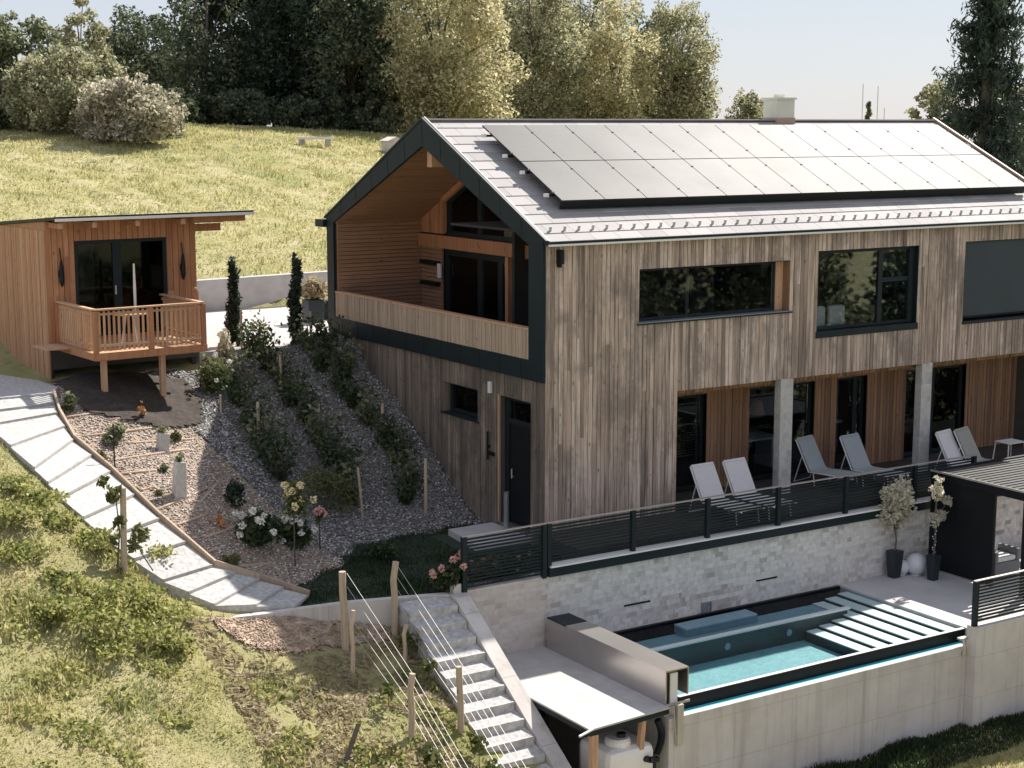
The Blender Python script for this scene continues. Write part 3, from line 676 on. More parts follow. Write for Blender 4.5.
# ---- ground floor recess
YB = 1.3
oh = [(3.55, 5.25, -.05, 2.2), (6.5, 8.5, -.05, 2.2), (9.2, 10.2, -.05, 2.2), (11.5, 13.63, -.05, 2.2)]
mb = MB(); boards_x(mb, holes_rects(3.37, XE, -.02, ZO-.03, oh), YB); mb.build('recess_cladding', 'recess_wood', house)
mb = MB()
for k in range(12): mb.box(3.37, XE, .302+k*.084, .302+k*.084+.078, ZO-.03, ZO-.008)
mb.build('recess_ceiling', 'recess_wood', house)
mb = MB(); boards_x(mb, [(3.365, XE, ZO-.14, ZO-.012)], .301, w=.12); mb.build('recess_fascia', 'recess_wood', house)
for k, (a, b, c, d) in enumerate(oh):
    wd = window(house, 'terrace_door', 'y', a, b, 0.02, 2.2, YB+.12, mull=(((a+b)/2+(.25 if k == 2 else 0), .1),) if k != 2 else ((b-.28, .12),), fw=.08)
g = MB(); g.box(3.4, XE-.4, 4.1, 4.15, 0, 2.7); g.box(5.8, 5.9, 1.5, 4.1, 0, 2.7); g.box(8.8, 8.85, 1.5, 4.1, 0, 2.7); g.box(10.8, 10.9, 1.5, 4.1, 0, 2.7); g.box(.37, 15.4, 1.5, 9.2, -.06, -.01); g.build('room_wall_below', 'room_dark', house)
g = MB(); g.lathe((7.6, 2.3, 1.35), [(.2, 0), (.2, .02), (.12, .3), (.03, .34)], 16); g.build('pendant_lamp', 'petal_orange', house)
g = MB(); g.box(6.6, 8.3, 2.2, 3.0, .72, .76); g.box(6.7, 6.76, 2.3, 2.9, 0, .72); g.box(8.1, 8.16, 2.3, 2.9, 0, .72); g.build('dining_table', 'cushion_white', house)
g = MB(); g.box(9.25, 10.1, 2.0, 2.7, .95, 1.0); g.box(9.3, 9.35, 2.1, 2.6, 0, .95); g.build('counter', 'cushion_white', house)
for a, b in ((6.26, 6.62), (10.64, 10.98)):
    g = MB(); g.box(a, b, -.006, .2, 0.0, ZO+.001); g.build('pillar', 'pillar_brick', house, bevel=.008)
mb = MB(); boards_y(mb, [(.0, YB-.002, 0, ZO-.15)], XE-.04, w=.12); mb.build('recess_end_cladding', 'recess_wood', house)
# ---- roof
mb = MB()
mb.prism([(-.1, ZE-.08), (YR, ZR-.08), (W+.1, ZE-.08), (W+.1, ZE-.12), (W+.0, ZE-.26), (YR, ZR-.26-.02), (.03, ZE-.26), (.0, ZE-.1), (-.1, ZE-.1)], 'x', .031, XE); roof = mb.build('roof', 'roof_under', house)
mb = MB(); L = YR/math.cos(TH)+.12; rows = 14; rh = L/rows
for side in (0, 1):
    for r in range(rows):
        s0 = -.12+r*rh; s1 = s0+rh*1.02; off = (r % 2)*.31
        x = -.0-off
        while x < XE:
            a = max(x, .0); b = min(x+.61, XE)
            if b-a > .02:
                P = []
                for (ss, hh) in ((s0, .0), (s1, -.016)):
                    for dz in (-.012, .010):
                        yy = ss*math.cos(TH); zz = ZE+ss*math.sin(TH)+(hh+dz-.02)/math.cos(TH)
                        P.append((yy if side == 0 else W-yy, zz))
                (ya, za), (yb, zb_), (yc, zc), (yd, zd) = P
                mb.hexa([(a, ya, za), (b-.008, ya, za), (b-.008, yc, zc), (a, yc, zc), (a, yb, zb_), (b-.008, yb, zb_), (b-.008, yd, zd), (a, yd, zd)])
            x += .61
mb.build('roof_tiles', 'roof_tile', roof)
mb = MB(); mb.beam((-.02, YR, ZR-.01), (XE+.02, YR, ZR-.01), .2, .03); mb.build('ridge_cap', 'roof_tile', roof, bevel=.01)
mb = MB(); mb.box(-.03, XE+.03, YR-.03, YR+.03, ZR+.006, ZR+.014); mb.build('ridge_seam', 'copper_trim', roof)
mb = MB()
for side in (0, 1):
    a = (-.01, -.12 if side == 0 else W+.12, ZE-.05+.02); b = (-.01, YR, ZR+.02)
    mb.beam(a, b, .07, .045)
mb.build('verge_trim', 'dark_metal', roof)
mb = MB(); mb.beam((.035, -.12, ZE-.02), (.035, YR, ZR+.045), .022, .03); mb.build('verge_edge', 'white_metal', roof)
mb = MB(); mb.beam((XE+.01, -.12, ZE-.02), (XE+.01, YR, ZR+.04), .06, .06); mb.build('verge_edge', 'copper_trim', roof)
mb = MB(); mb.box(-.02, XE+.05, -.17, -.03, ZE-.11, ZE-.035); mb.build('gutter', 'dark_metal', roof)
mb = MB(); mb.box(-.02, XE+.05, -.185, -.172, ZE-.125, ZE-.085); mb.build('gutter_rim', 'white_metal', roof)
mb = MB(); mb.box(-.12, XE, W+.02, W+.45, ZE-.26, ZE-.08); mb.build('gutter', 'dark_metal', roof)
mb = MB()
for k in range(46):
    x = .35+k*.345; s = .36; y = s*math.cos(TH); z = ZE+s*math.sin(TH)
    mb = MB(); mb.beam((x, y, z-.02), (x, y-.02, z+.07), .045, .035); mb.build('snow_guard', 'galvanised', roof)
g = MB(); g.box(.28, .36, -.17, -.001, 5.42, 5.7); g.box(.3, .34, -.12, -.0, 5.35, 5.42); g.build('wall_camera', 'black_metal', house)
chx, chy = 10.38, 4.9
g = MB(); g.box(chx-.29, chx+.29, chy-.26, chy+.26, 7.7, 8.74); ch = g.build('chimney', 'chimney_render', roof)
g = MB(); g.box(chx-.33, chx+.33, chy-.3, chy+.3, 8.741, 8.79); g.box(chx-.1, chx+.1, chy-.1, chy+.1, 8.79, 8.87); g.build('chimney_cap', 'chimney_render', ch)
g = MB(); g.box(chx-.31, chx+.31, chy-.28, chy+.28, 8.0, 8.29); g.build('chimney_flashing', 'copper_trim', ch)
# ---- solar panels
def rp(x, s, h):   # a point on the front slope: s up the slope from the eave line, h above it
    return (x, s*math.cos(TH)-h*math.sin(TH), ZE+s*math.sin(TH)+h*math.cos(TH))
s0 = 1.12; pw = 1.085; ph = 1.70; x0 = 1.03
for r in range(2):
    for k in range(13):
        a = x0+k*pw; s = s0+r*(ph+.03); m = MB()
        P = [rp(a, s, .205), rp(a+pw-.02, s, .205), rp(a+pw-.02, s+ph, .205), rp(a, s+ph, .205)]
        T = [rp(a, s, .24), rp(a+pw-.02, s, .24), rp(a+pw-.02, s+ph, .24), rp(a, s+ph, .24)]
        m.hexa(P+T); pn = m.build('solar_panel', 'solar_glass', house)
m = MB()
for s in (s0+.35, s0+1.35, s0+ph+.4, s0+ph+1.35): m.beam(rp(x0-.12, s, .17), rp(x0+13*pw+.1, s, .17), .04, .05)
m.build('panel_rail', 'black_metal', house)
for s in (s0+.35, s0+1.35, s0+ph+.4, s0+ph+1.35): m = MB(); m.beam(rp(x0-.2, s, .17), rp(x0-.115, s, .17), .08, .07); m.build('rail_end', 'white_metal', house)
m = MB()
for s in (s0+.35, s0+1.35, s0+ph+.4, s0+ph+1.35):
    for k in range(14): c = rp(x0+k*pw-.01, s, .246); m.box(c[0]-.02, c[0]+.02, c[1]-.02, c[1]+.02, c[2]-.01, c[2]+.01)
m.build('panel_clamp', 'galvanised', house)
m = MB(); a_ = x0+.02; b_ = x0+13*pw-.04
m.hexa([rp(a_, s0+.03, .02), rp(b_, s0+.03, .02), rp(b_, s0+.05, .02), rp(a_, s0+.05, .02), rp(a_, s0+.03, .2), rp(b_, s0+.03, .2), rp(b_, s0+.05, .2), rp(a_, s0+.05, .2)])
m.build('panel_gap_shade', 'black_metal', house)  # black strip drawing the shade in the gap below the lower panel edge

# ================================================================== TERRACE, WALLS, POOL
ZD = -1.64; YW = -1.77
g = MB(); g.box(-.12, 18, YW+.26, -.021, -.3, 0); g.box(3.37, 15.7, -.02, 1.29, -.3, -.003); g.box(3.37, 15.7, 1.291, 1.5, -.2, -.012); tag(g.build('terrace', 'terrace_boards'), kind='structure')
wall = empty('stone_retaining_wall', (3, YW, ZD), 'long light grey stone clad retaining wall behind the pool, below the black fence', 'wall')
g = MB(); g.box(-1.15, 13.5, YW, YW+.35, ZD-.5, -.305); g.build('stone_face', 'stone_cladding', wall)
g = MB(); g.box(-2.92, -1.152, YW-.03, YW+.3, ZD-.5, -.29); g.build('block_face', 'block_cladding', wall)
g = MB(); g.box(-1.1, 13.5, YW-.09, YW+.1, -.30, -.12); g.build('dark_beam', 'dark_metal', wall)
g = MB(); g.box(-1.08, 13.5, YW-.12, YW+.25, -.118, -.085); g.build('ledge', 'white_paint', wall)
for p, q in (((624, 606), (650, 601)), ((756, 581), (777, 577))):
    a, b = ony(*p, YW), ony(*q, YW); g = MB(); g.beam((a[0], YW-.004, a[2]), (b[0], YW-.004, a[2]), .012, .035); g.build('wall_slot', 'black_metal', wall)
a = ony(706, 607, YW); g = MB()
for (u0, u1, v0, v1) in ((-.13, .13, .08, .11), (-.13, .13, -.11, -.08), (-.13, -.1, -.08, .08), (.1, .13, -.08, .08)): g.box(a[0]+u0, a[0]+u1, YW-.03, YW-.004, a[2]+v0, a[2]+v1)
for k in range(4): g.box(a[0]-.09+k*.055, a[0]-.06+k*.055, YW-.015, YW-.004, a[2]-.08, a[2]+.08)
g.build('skimmer_grille', 'grey_flashing', wall)

def slat_fence(name, label, posts, y, zb, zt, nsl, group=None, axis='x', pz=None):
    t = empty(name, ((posts[0]+posts[-1])/2, y, zb), label, 'fence', group)
    for p in posts:
        g = MB(); g.box(p-.045, p+.045, y-.05, y+.04, (pz if pz is not None else zb)-.05, zt+.03); g.build('post', 'dark_metal', t)
    for a, b in zip(posts[:-1], posts[1:]):
        g = MB(); s = (zt-zb)/nsl
        for k in range(nsl):
            z = zb+(k+.3)*s
            g.box(a+.046, b-.046, y-.012, y+.012, z, z+s*.52)
        g.build('slat_panel', 'dark_metal', t)
    g = MB(); g.box(posts[0]-.045, posts[-1]+.045, y-.035, y+.03, zt+.031, zt+.05); g.build('top_rail', 'galvanised', t)
    return t
slat_fence('slat_fence', 'long black horizontal slat fence along the terrace edge above the stone wall', [-1.08, .89, 2.76, 4.64, 6.55, 8.62, 10.5], YW-.02, -.05, .70, 12)
slat_fence('slat_fence', 'single black slat fence panel beside the rose bush at the top of the stairs', [-2.94, -1.19], YW-.02, -.26, .70, 15)

# ---- pool
pool = empty('swimming_pool', (2.8, -3.6, -1.7), 'turquoise infinity edge swimming pool with white steps below the stone wall', 'pool')
PX0, PX1, PY0, PY1 = -.72, 6.42, -5.28, YW-.06
ZW = -1.685
g = MB(); g.box(PX0, 4.3, -5.25, -2.98, -2.3, -2.16); g.build('floor', 'pool_floor', pool)
g = MB(); g.box(PX0, 6.0, -2.98, PY1-.28, -2.3, -1.83); g.build('shallow_ledge', 'pool_ledge', pool)
g = MB(); g.box(PX0, 6.42, PY1-.28, PY1-.031, -2.3, -1.99); g.box(PX0-.05, PX0, -5.25, PY1, -2.3, -1.7); g.build('rear_shade_strip', 'pool_black', pool)  # black strip along the rear paints the stone wall's shadow under water
g = MB(); g.box(PX0, 5.5, -3.03, -2.981, -2.159, -1.715); g.build('ledge_side', 'pool_dark', pool)
g = MB(); g.box(PX0, 5.55, -3.06, -2.94, -1.712, -1.672); g.build('ledge_rim', 'pool_white', pool)
g = MB(); g.box(PX0, 6.42, PY1-.03, PY1+.05, -2.3, -1.655); g.build('rear_coping', 'pool_black', pool)
g = MB(); g.box(1.75, 3.6, -2.42, -2.05, -1.829, -1.645); g.build('underwater_bench', 'pool_ledge', pool, bevel=.01)
xs = [6.42, 6.1, 5.74, 5.38, 5.03, 4.68, 4.34]; ya = [-1.85, -1.95, -2.0, -2.70, -2.92, -3.05]
for i in range(6):
    zt = -1.70-.052*i; y1 = -3.062
    if i < 3: y1 = PY1-.29
    g = MB(); g.box(xs[i+1], xs[i]-.003, -5.24, y1, -2.3, zt-.022); st = g.build('step', 'pool_dark', pool)
    g = MB(); g.box(xs[i+1]-.004, xs[i]-.055, -5.235, y1-.004, zt-.02, zt); g.build('tread', 'pool_white', st)
g = MB(); g.box(PX0, 6.42, -5.33, -5.251, -2.3, -1.668); g.build('overflow_wall', 'pool_black', pool)
g = MB(); g.box(PX0, 6.42, -5.325, -5.25, -1.665, -1.655); g.build('overflow_lip', 'pool_white', pool)
g = MB(); g.box(PX0, 6.42, -5.48, -5.332, -2.0, -1.90); g.build('overflow_channel', 'pool_black', pool)
g = MB(); g.box(PX0, 6.42, -5.478, -5.334, -1.899, -1.893); g.build('channel_water', 'pool_rim_blue', pool)
g = MB(); g.add([(PX0, -5.26, ZW), (6.42, -5.26, ZW), (6.42, PY1, ZW), (PX0, PY1, ZW)], [(0, 1, 2, 3)])
w_ = g.build('water', 'pool_water', pool)
for x in (.1, 2.3, 3.9):
    g = MB(); c = (x, -3.034, -1.93); g.tube([(c[0], c[1], c[2]), (c[0], c[1]-.012, c[2])], .07, 14); g.build('pool_light', 'pool_ledge', pool)
# pool deck, right of the steps
g = MB(); g.box(6.425, 13.5, -5.6, YW-.002, -2.4, ZD); tag(g.build('pool_deck', 'deck_paving'), kind='structure')
# concrete walls
cw = empty('concrete_pool_wall', (3, -5.6, -3.7), 'bare board marked concrete wall holding up the pool, grass at its foot', 'wall')
g = MB(); g.box(-1.16, 6.15, -5.62, -5.482, -5, -1.875); g.build('wall_section', 'concrete', cw, bevel=.01)
g = MB(); g.box(6.153, 14, -5.86, -5.602, -5, -1.46); g.build('wall_section', 'concrete', cw, bevel=.01)
g = MB(); g.box(-1.16, -.8, -5.48, YW-.04, -5, -1.72); g.build('wall_section', 'concrete', cw)
g = MB(); g.tube([(6.02, -5.65, -1.72), (6.02, -5.68, -1.85), (6.02, -5.66, -2.05)], .03, 8); g.box(5.95, 6.15, -5.66, -5.55, -1.74, -1.7); g.build('overflow_pipe', 'galvanised', cw)
slat_fence('slat_fence', 'short black slat fence on the concrete wall at the right end of the pool', [6.2, 7.75, 9.4], -5.74, -1.40, -.60, 12, pz=-1.46)
# roller cover box
bx = empty('pool_cover_box', (-.95, -3.7, ZD), 'long brushed metal box housing the roller cover at the left pool end', 'cover box')
t_ = .025; X0, X1, Y0, Y1, Z0, Z1 = -1.2, -.70, -5.55, -1.93, ZD+.004, -1.04
g = MB(); g.box(X0, X0+t_, Y0, Y1, Z0, Z1-t_-.001); g.box(X0, X1, Y0, Y1-.62, Z1-t_, Z1); g.box(X1-t_, X1, Y0, Y1, Z0+.1, Z1-t_-.001); g.box(X0+t_+.001, X1-t_-.001, Y1-t_, Y1, Z0, Z1-t_-.001); g.build('housing', 'box_metal', bx)
g = MB(); g.box(X0, X1, Y1-.615, Y1, Z1-t_, Z1); g.build('dark_lid', 'dark_metal', bx)
g = MB(); g.tube([(-.97, Y0+.25, -1.35), (-.97, Y1-.2, -1.35)], .16, 20); g.build('roller', 'rubber_black', bx)
g = MB(); g.box(-1.06, -.9, Y0+.05, Y0+.14, -1.66, -1.12); g.build('end_bracket', 'white_metal', bx)
g = MB(); g.box(-1.165, -1.10, Y0+.03, Y0+.2, Z0, Z1-.06); g.build('inner_frame', 'black_metal', bx)
g = MB(); g.box(X0-.0, X1+.02, Y0-.02, Y0-.002, Z0-.03, Z0+.012); g.box(-1.06, -.93, -5.72, -5.63, -2.35, -1.62); g.tube([(-1.1, -5.66, -1.66), (-1.1, -5.7, -2.1), (-1.05, -5.69, -2.25)], .012, 6); g.build('support_bracket', 'galvanised', bx)
# slab left of the box
sl = empty('deck_slab', (-2, -3.7, ZD), 'pale concrete slab deck between the metal cover box and the stair wall', 'deck slab')
g = MB(); g.prism([(-2.93, -5.78), (-1.19, -5.66), (-1.19, YW-.035), (-2.93, YW-.035)], 'z', ZD-.03, ZD); g.build('slab', 'paving', sl)
g = MB(); g.prism([(-2.925, -5.775), (-1.195, -5.655), (-1.195, YW-.04), (-2.925, YW-.04)], 'z', ZD-.12, ZD-.031); g.build('slab_edge', 'dark_metal', sl)
g = MB(); g.tube([(-3.2, -5.86, ZD-.03), (-2.88, -5.79, ZD+.005)], .022, 8); g.build('drain_spout', 'white_metal', sl)
g = MB(); g.beam((-2.82, -5.72, -4.6), (-2.82, -5.72, ZD-.122), .13, .1, (0, 1, 0)); g.build('support_post', 'fresh_wood', sl)
g = MB(); g.beam((-1.98, -5.62, -4.4), (-1.72, -5.60, ZD-.125), .09, .1, (0, 1, 0)); g.build('support_post', 'fresh_wood', sl)
g = MB(); g.beam((-2.97, -5.75, -3.3), (-2.97, -4.0, -2.0), .05, .3); g.beam((-2.9, -5.75, -3.75), (-2.9, -4.0, -2.45), .05, .25); g.build('side_board', 'gable_wood', sl)
tk = empty('water_tank', (-1.95, -5.0, -3.6), 'cream plastic water tank under the pale deck slab', 'tank')
g = MB(); g.box(-2.45, -1.48, -5.68, -4.7, -3.6, -2.2); g.build('tank_body', 'tank_plastic', tk, bevel=.14)
g = MB(); g.lathe((-2.05, -5.35, -2.22), [(.22, 0), (.22, .1), (.19, .14)], 20); g.build('neck', 'tank_plastic', tk)
g = MB(); g.lathe((-2.0, -5.38, -2.1), [(.08, 0), (.08, .08), (.0, .08)], 14); g.build('tank_cap', 'rubber_black', tk); g = MB(); g.tube([(-1.72, -5.6, -2.45), (-1.68, -5.78, -2.43)], .055, 12); g.tube([(-1.66, -5.78, -2.43), (-1.64, -5.8, -2.43)], .06, 12); g.build('tank_outlet', 'rubber_black', tk)
g = MB(); g.box(-2.47, -1.46, -5.70, -4.68, -3.02, -2.98); g.build('tank_band', 'tank_plastic', tk)
g = MB(); P = []
for k in range(60):
    u = k/59; P.append((-1.37+.1*math.sin(u*3.1), -5.56+.02*u, -1.86-.62*u))
g.tube(P, [.052+.014*(k % 2) for k in range(60)], 10); g.tube([(-1.42, -5.56, -2.45), (-1.42, -5.56, -3.6)], .025, 8); g.box(-1.5, -1.34, -5.6, -5.52, -2.6, -2.52)
tag(g.build('drain_hose', 'rubber_black', smooth=False), 'black corrugated drain hose hanging at the left end of the concrete wall', 'hose')
# ---- stairs beside the pool
XA, XB = -4.25, -3.25
stp = empty('garden_stairs', (-3.66, -2, -.35), 'steep concrete garden stairs descending beside the stair wall left of the pool', 'stairs')
run, rise = .315, .205; ztop = -.40; ys = -1.75
for k in range(20):
    yb = ys-k*run; z = ztop-rise*k
    g = MB(); x_ = XA+.02*(k % 3); g.hexa([(x_, yb-run+.002, z-rise*1.6), (XB-.005, yb-run+.002, z-rise*1.6), (XB-.005, yb+.05, z-rise*1.6), (x_, yb+.05, z-rise*1.6), (x_, yb-run+.002, z-.02), (XB-.005, yb-run+.002, z-.02), (XB-.005, yb+.05, z+.08), (x_, yb+.05, z+.08)]); sp_ = g.build('step', 'stair_gravel' if False else 'gravel_path', stp)
    g = MB(); g.box(XA+.01*(k % 2), XB-.012, yb-run-.06, yb-run+.001, z-rise*.9, z-.012); g.build('step_edge', 'stone_riser', sp_, bevel=.012)
sw = empty('stair_wall', (-3.0, -3.6, -3), 'sloping concrete side wall along the right of the garden stairs', 'wall')
g = MB(); g.prism([(YW+.1, -5), (YW+.1, -.3), (-1.85, -.3), (-2.0, -.33), (-9.0, -.33-.655*7.0), (-9.0, -6.8)], 'x', -3.24, -2.935); g.build('wall_body', 'concrete', sw)
g = MB(); g.box(-3.16, -3.0, -1.80, -1.66, -.9, -.14); g.build('end_post', 'concrete', sw)

# ---- low curved wall and lawn
lw = [(-8.0,-.55),(-7.4,-.85),(-6.6,-1.0),(-5.9,-1.08),(-5.0,-1.2),(-4.2,-1.42),(-3.2,-1.72)]
g = MB()
for (xa, ya_), (xb, yb) in zip(lw[1:-1], lw[2:]):
    d = Vector((xb-xa, yb-ya_, 0)).normalized(); nrm = Vector((-d.y, d.x, 0))*.07
    def q(p, s, z): return (p[0]+nrm.x*s, p[1]+nrm.y*s, z)
    g.hexa([q((xa, ya_), -1, -1.6), q((xb, yb), -1, -1.6), q((xb, yb), 1, -1.6), q((xa, ya_), 1, -1.6), q((xa, ya_), -1, -.3), q((xb, yb), -1, -.3), q((xb, yb), 1, -.3), q((xa, ya_), 1, -.3)])
tag(g.build('low_garden_wall', 'concrete'), 'low curved concrete edging wall between the dark lawn and the meadow', 'wall')
lawn_poly = [(-5.75,-.95),(-5.0,-1.12),(-4.2,-1.34),(-3.15,-1.66),(-1.1,-1.62),(.05,-1.6),(.05,3.0),(-.9,3.0),(-2.0,3.0),(-2.9,2.9),(-3.9,2.4),(-4.7,1.5),(-5.3,.4)]
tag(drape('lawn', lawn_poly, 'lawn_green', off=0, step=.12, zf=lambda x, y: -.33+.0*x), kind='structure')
g = MB(); g.prism([(-1.25, .5), (.03, .5), (.03, 2.0), (-1.05, 2.0)], 'z', -.4, -.2); tag(g.build('door_step_slab', 'deck_paving'), 'flat grey paving slab in front of the gable door', 'slab')

# ================================================================== GARDEN GROUND
pathR = [(-7.75, 6.9), (-7.95, 5.9), (-7.99,4.83), (-7.75,3.36), (-7.46,1.58), (-6.9,.45), (-6.05,.35), (-5.5,-.55)]
pathL = [(-9.8, 6.9), (-9.5, 5.3), (-9.41,2.6), (-9.2,1.7), (-8.75,.75), (-8.0,.0), (-7.35,-.7), (-5.95,-1.0)]
pz = [2.55, 2.32, 1.95, 1.55, .95, .25, -.12, -.3]
def along(poly, u):
    n = len(poly)-1; f = u*n; i = min(n-1, int(f)); f -= i
    return tuple(a+(b-a)*f for a, b in zip(poly[i], poly[i+1]))
path = empty('stepped_path', (-8, 3, 1), 'pale gravel path of wide shallow steps climbing to the wooden cabin', 'path')
NS = 14
for k in range(NS):
    u0, u1 = k/NS, (k+1)/NS; L0, L1, R0, R1 = along(pathL, u0), along(pathL, u1), along(pathR, u0), along(pathR, u1)
    zt = np.interp((u0+u1)/2, np.linspace(0, 1, 8), pz); zt0 = np.interp(u0, np.linspace(0, 1, 8), pz); zt1 = np.interp(u1, np.linspace(0, 1, 8), pz)
    za, zb2 = zt0-.012, zt1+.02
    g = MB(); g.hexa([(*L1, zb2-.5), (*R1, zb2-.5), (*R0, zb2-.5), (*L0, zb2-.5), (*L1, zb2+.02), (*R1, zb2+.02), (*R0, za+.01), (*L0, za+.01)])
    st = g.build('step', 'gravel_path', path)
    g = MB(); g.beam((L1[0], L1[1]-.02, zb2+.0), (R1[0], R1[1]-.02, zb2+.0), .035, .05); g.build('riser_board', 'riser_grey', st)
g = MB(); g.prism([(-12, 6.9), (-7.75, 6.9), (-7.4, 7.6), (-7.5, 8.8), (-8.2, 10.6), (-12, 11.2)], 'z', 2.2, 2.59); g.build('landing', 'gravel_path', path)
g = MB()
pr_ = [(p[0]+.06, p[1]+.03, z+.03) for p, z in zip(pathR, pz)]
for a, b in zip(pr_[:-1], pr_[1:]): g.beam(a, b, .045, .15)
tag(g.build('path_edging_board', 'post_wood'), 'long bent timber edging board between the gravel path and the mulch bed', 'edging')
gb = [(-7.7, 7.0), (-7.9, 4.9), (-7.66, 3.36), (-7.36, 1.58), (-6.8, .5), (-6.0, .38), (-5.3, -.75), (-4.6, .4), (-4.0, 1.0), (-3.5, 1.6), (-3.6, 2.6), (-4.3, 4.2), (-5.0, 6.0), (-4.5, 7.5), (-4.2, 8.4), (-7.3, 8.6)]
drape('mulch_bed', gb, 'mulch', off=.035)
gs = [(-4.1, 1.7), (-3.2, 1.75), (-2.0, 2.0), (-.95, 2.1), (.06, 2.2), (.06, 9.4), (-1, 9.35), (-2.9, 9.3), (-4.2, 9.0), (-4.4, 7.8), (-5.0, 6.2), (-4.3, 4.3)]
drape('balcony_shade_soil', [(-7.3, 6.2), (-5.9, 5.7), (-4.7, 6.3), (-4.3, 7.3), (-4.2, 8.6), (-7.3, 8.6)], 'dark_soil_shade', off=.1)  # dark soil sheet; its tone also paints in the shade under the balcony
drape('gravel_slope', gs, 'gravel_bed', off=.03)
# clean soil bank under the low wall
drape('soil_bank', [(-7.6, -1.0), (-6.2, -1.12), (-5.0, -1.3), (-4.4, -1.5), (-4.5, -1.9), (-5.4, -1.75), (-6.3, -1.9), (-7.2, -1.7)], 'soil', off=.035)
# driveway and retaining wall behind
g = MB(); g.box(-3.5, .02, 9.35, 17.35, 2.4, 2.83); g.box(-5.2, -3.5, 13.2, 17.35, 2.4, 2.83); g.box(.02, 6, 9.66, 17.35, 2.4, 2.83); tag(g.build('driveway', 'paving'), kind='structure')
g = MB(); g.beam((-5.2, 17.1, 3.0), (6.5, 17.6, 3.12), .3, 1.35); tag(g.build('white_retaining_wall', 'paving'), 'low white retaining wall along the driveway at the foot of the back meadow', 'wall')
# stones on the slope, bark chips in the bed
def scatter(name, poly, n, size, mat, off=.03, flat=.6):
    P = np.array(poly); lo, hi = P.min(0), P.max(0); q = lo+(hi-lo)*rng.random((int(n*2.2), 2)); q = q[inpoly(q[:, 0], q[:, 1], poly)][:n]; n = len(q)
    z = H(q[:, 0], q[:, 1])+off; C = np.c_[q, z]
    O = np.array([(1, 0, 0), (0, 1, 0), (-1, 0, 0), (0, -1, 0), (0, 0, 1), (0, 0, -1)], float)
    S = size*(.5+rng.random((n, 1, 3))); a = rng.random(n)*6.283; S[:, :, 2] *= flat
    V = O[None]*S*(.8+.4*rng.random((n, 6, 1))); ca, sa = np.cos(a)[:, None], np.sin(a)[:, None]
    V = np.stack([V[..., 0]*ca-V[..., 1]*sa, V[..., 0]*sa+V[..., 1]*ca, V[..., 2]+V[..., 0]*.3], -1)+C[:, None]
    Fb = np.array([(0, 1, 4), (1, 2, 4), (2, 3, 4), (3, 0, 4), (1, 0, 5), (2, 1, 5), (3, 2, 5), (0, 3, 5)])
    F = (Fb[None]+(np.arange(n)*6)[:, None, None]).reshape(-1, 3)
    return tag(mesh_obj(name, V.reshape(-1, 3), F, mat, uniform=True), kind='stuff')
scatter('gravel', gs, 24000, .027, 'gravel_stone', .045)
scatter('gravel', [(-4.9, 6.0), (-4.3, 4.4), (-3.9, 4.4), (-4.0, 9.2), (-4.9, 9.2), (-5.2, 7.4)], 4500, .03, 'gravel_stone', .05)
scatter('bark_mulch', gb, 9000, .026, 'bark_chips', .045, .5)
scatter('soil_clods', [(-7.6, -1.0), (-6.2, -1.12), (-5.0, -1.3), (-4.4, -1.5), (-4.5, -1.9), (-5.4, -1.8), (-6.3, -2.0), (-7.2, -1.8)], 1600, .022, 'soil', .04, .8)

# ================================================================== CABIN
CT = R(4); CG = depth(95.4, 360, 34)
cabin = empty('wooden_cabin', (0, 0, 0), 'small orange brown timber cabin with flat roof, glass front and railed balcony on posts', 'cabin')
# local frame: u along the front, v into the cabin, z up; origin = front-left corner of the balcony deck
CW0, CW1, CV, CH = -.15, 3.42, 2.2, 2.6
g = MB(); g.box(CW0, CW1, CV+.03, CV+3.4, -.9, CH-.02); g2 = g
mb = MB()
for a, b, c, d in holes_rects(CW0+.02, CW1, -.6, CH, [(.5, 2.7, .08, 2.24)]): mb.box(a, b, CV+.024, CV+.14, c, d)
mb.box(CW0+.02, CW0+.12, CV+.14, CV+4.6, -1.0, CH-.3); mb.box(CW1-.1, CW1, CV+.14, CV+4.6, -1.0, CH-.1); mb.box(CW0+.02, CW1, CV+4.6, CV+4.7, -1, CH-.4)
mb.build('wall', 'plaster_dark', cabin)
mb = MB(); boards_x(mb, holes_rects(CW0, CW1, -.15, CH+.09, [(.5, 2.7, .08, 2.24)]), CV, w=.14); mb.build('front_cladding', 'cabin_wood', cabin)
mb = MB(); boards_y(mb, [(CV, CV+4.7, -1.0, CH-.12)], CW0-.01, w=.075); mb.build('side_cladding', 'cabin_side_wood', cabin)
mb = MB(); boards_y(mb, [(CV, CV+4.7, -.3, CH-.12)], CW1-.01, w=.1); mb.build('side_cladding', 'cabin_wood', cabin)
mb = MB()
for xx in (CW0, CW1-.02): mb.prism([(CV+.03, 2.2), (CV+4.68, 1.9), (CV+4.68, CH+.09-.075*4.68), (CV+.03, CH+.09)], 'x', xx, xx+.02)
mb.build('eave_board', 'cabin_side_wood', cabin)
fr = window(cabin, 'glass_door', 'y', .5, 2.7, .08, 2.24, CV+.02, mull=((1.5, .2),), fw=.08, glass='cabin_glass')
g = MB(); g.box(1.42, 1.45, CV-.02, CV+.02, 1.0, 1.2); g.build('handle', 'galvanised', fr)
g = MB(); g.box(CW0+.2, CW1-.2, CV+3.0, CV+3.05, 0, 2.4); g.box(CW0+.2, CW1-.2, CV+.2, CV+4.4, -.05, 0); g.build('room', 'plaster_dark', cabin)
g = MB()
for k in range(8): g.tube([(.72+k*.045, CV+.3, .1), (.72+k*.045, CV+.3, 2.2)], .03, 6)
g.build('curtain', 'curtain', cabin)
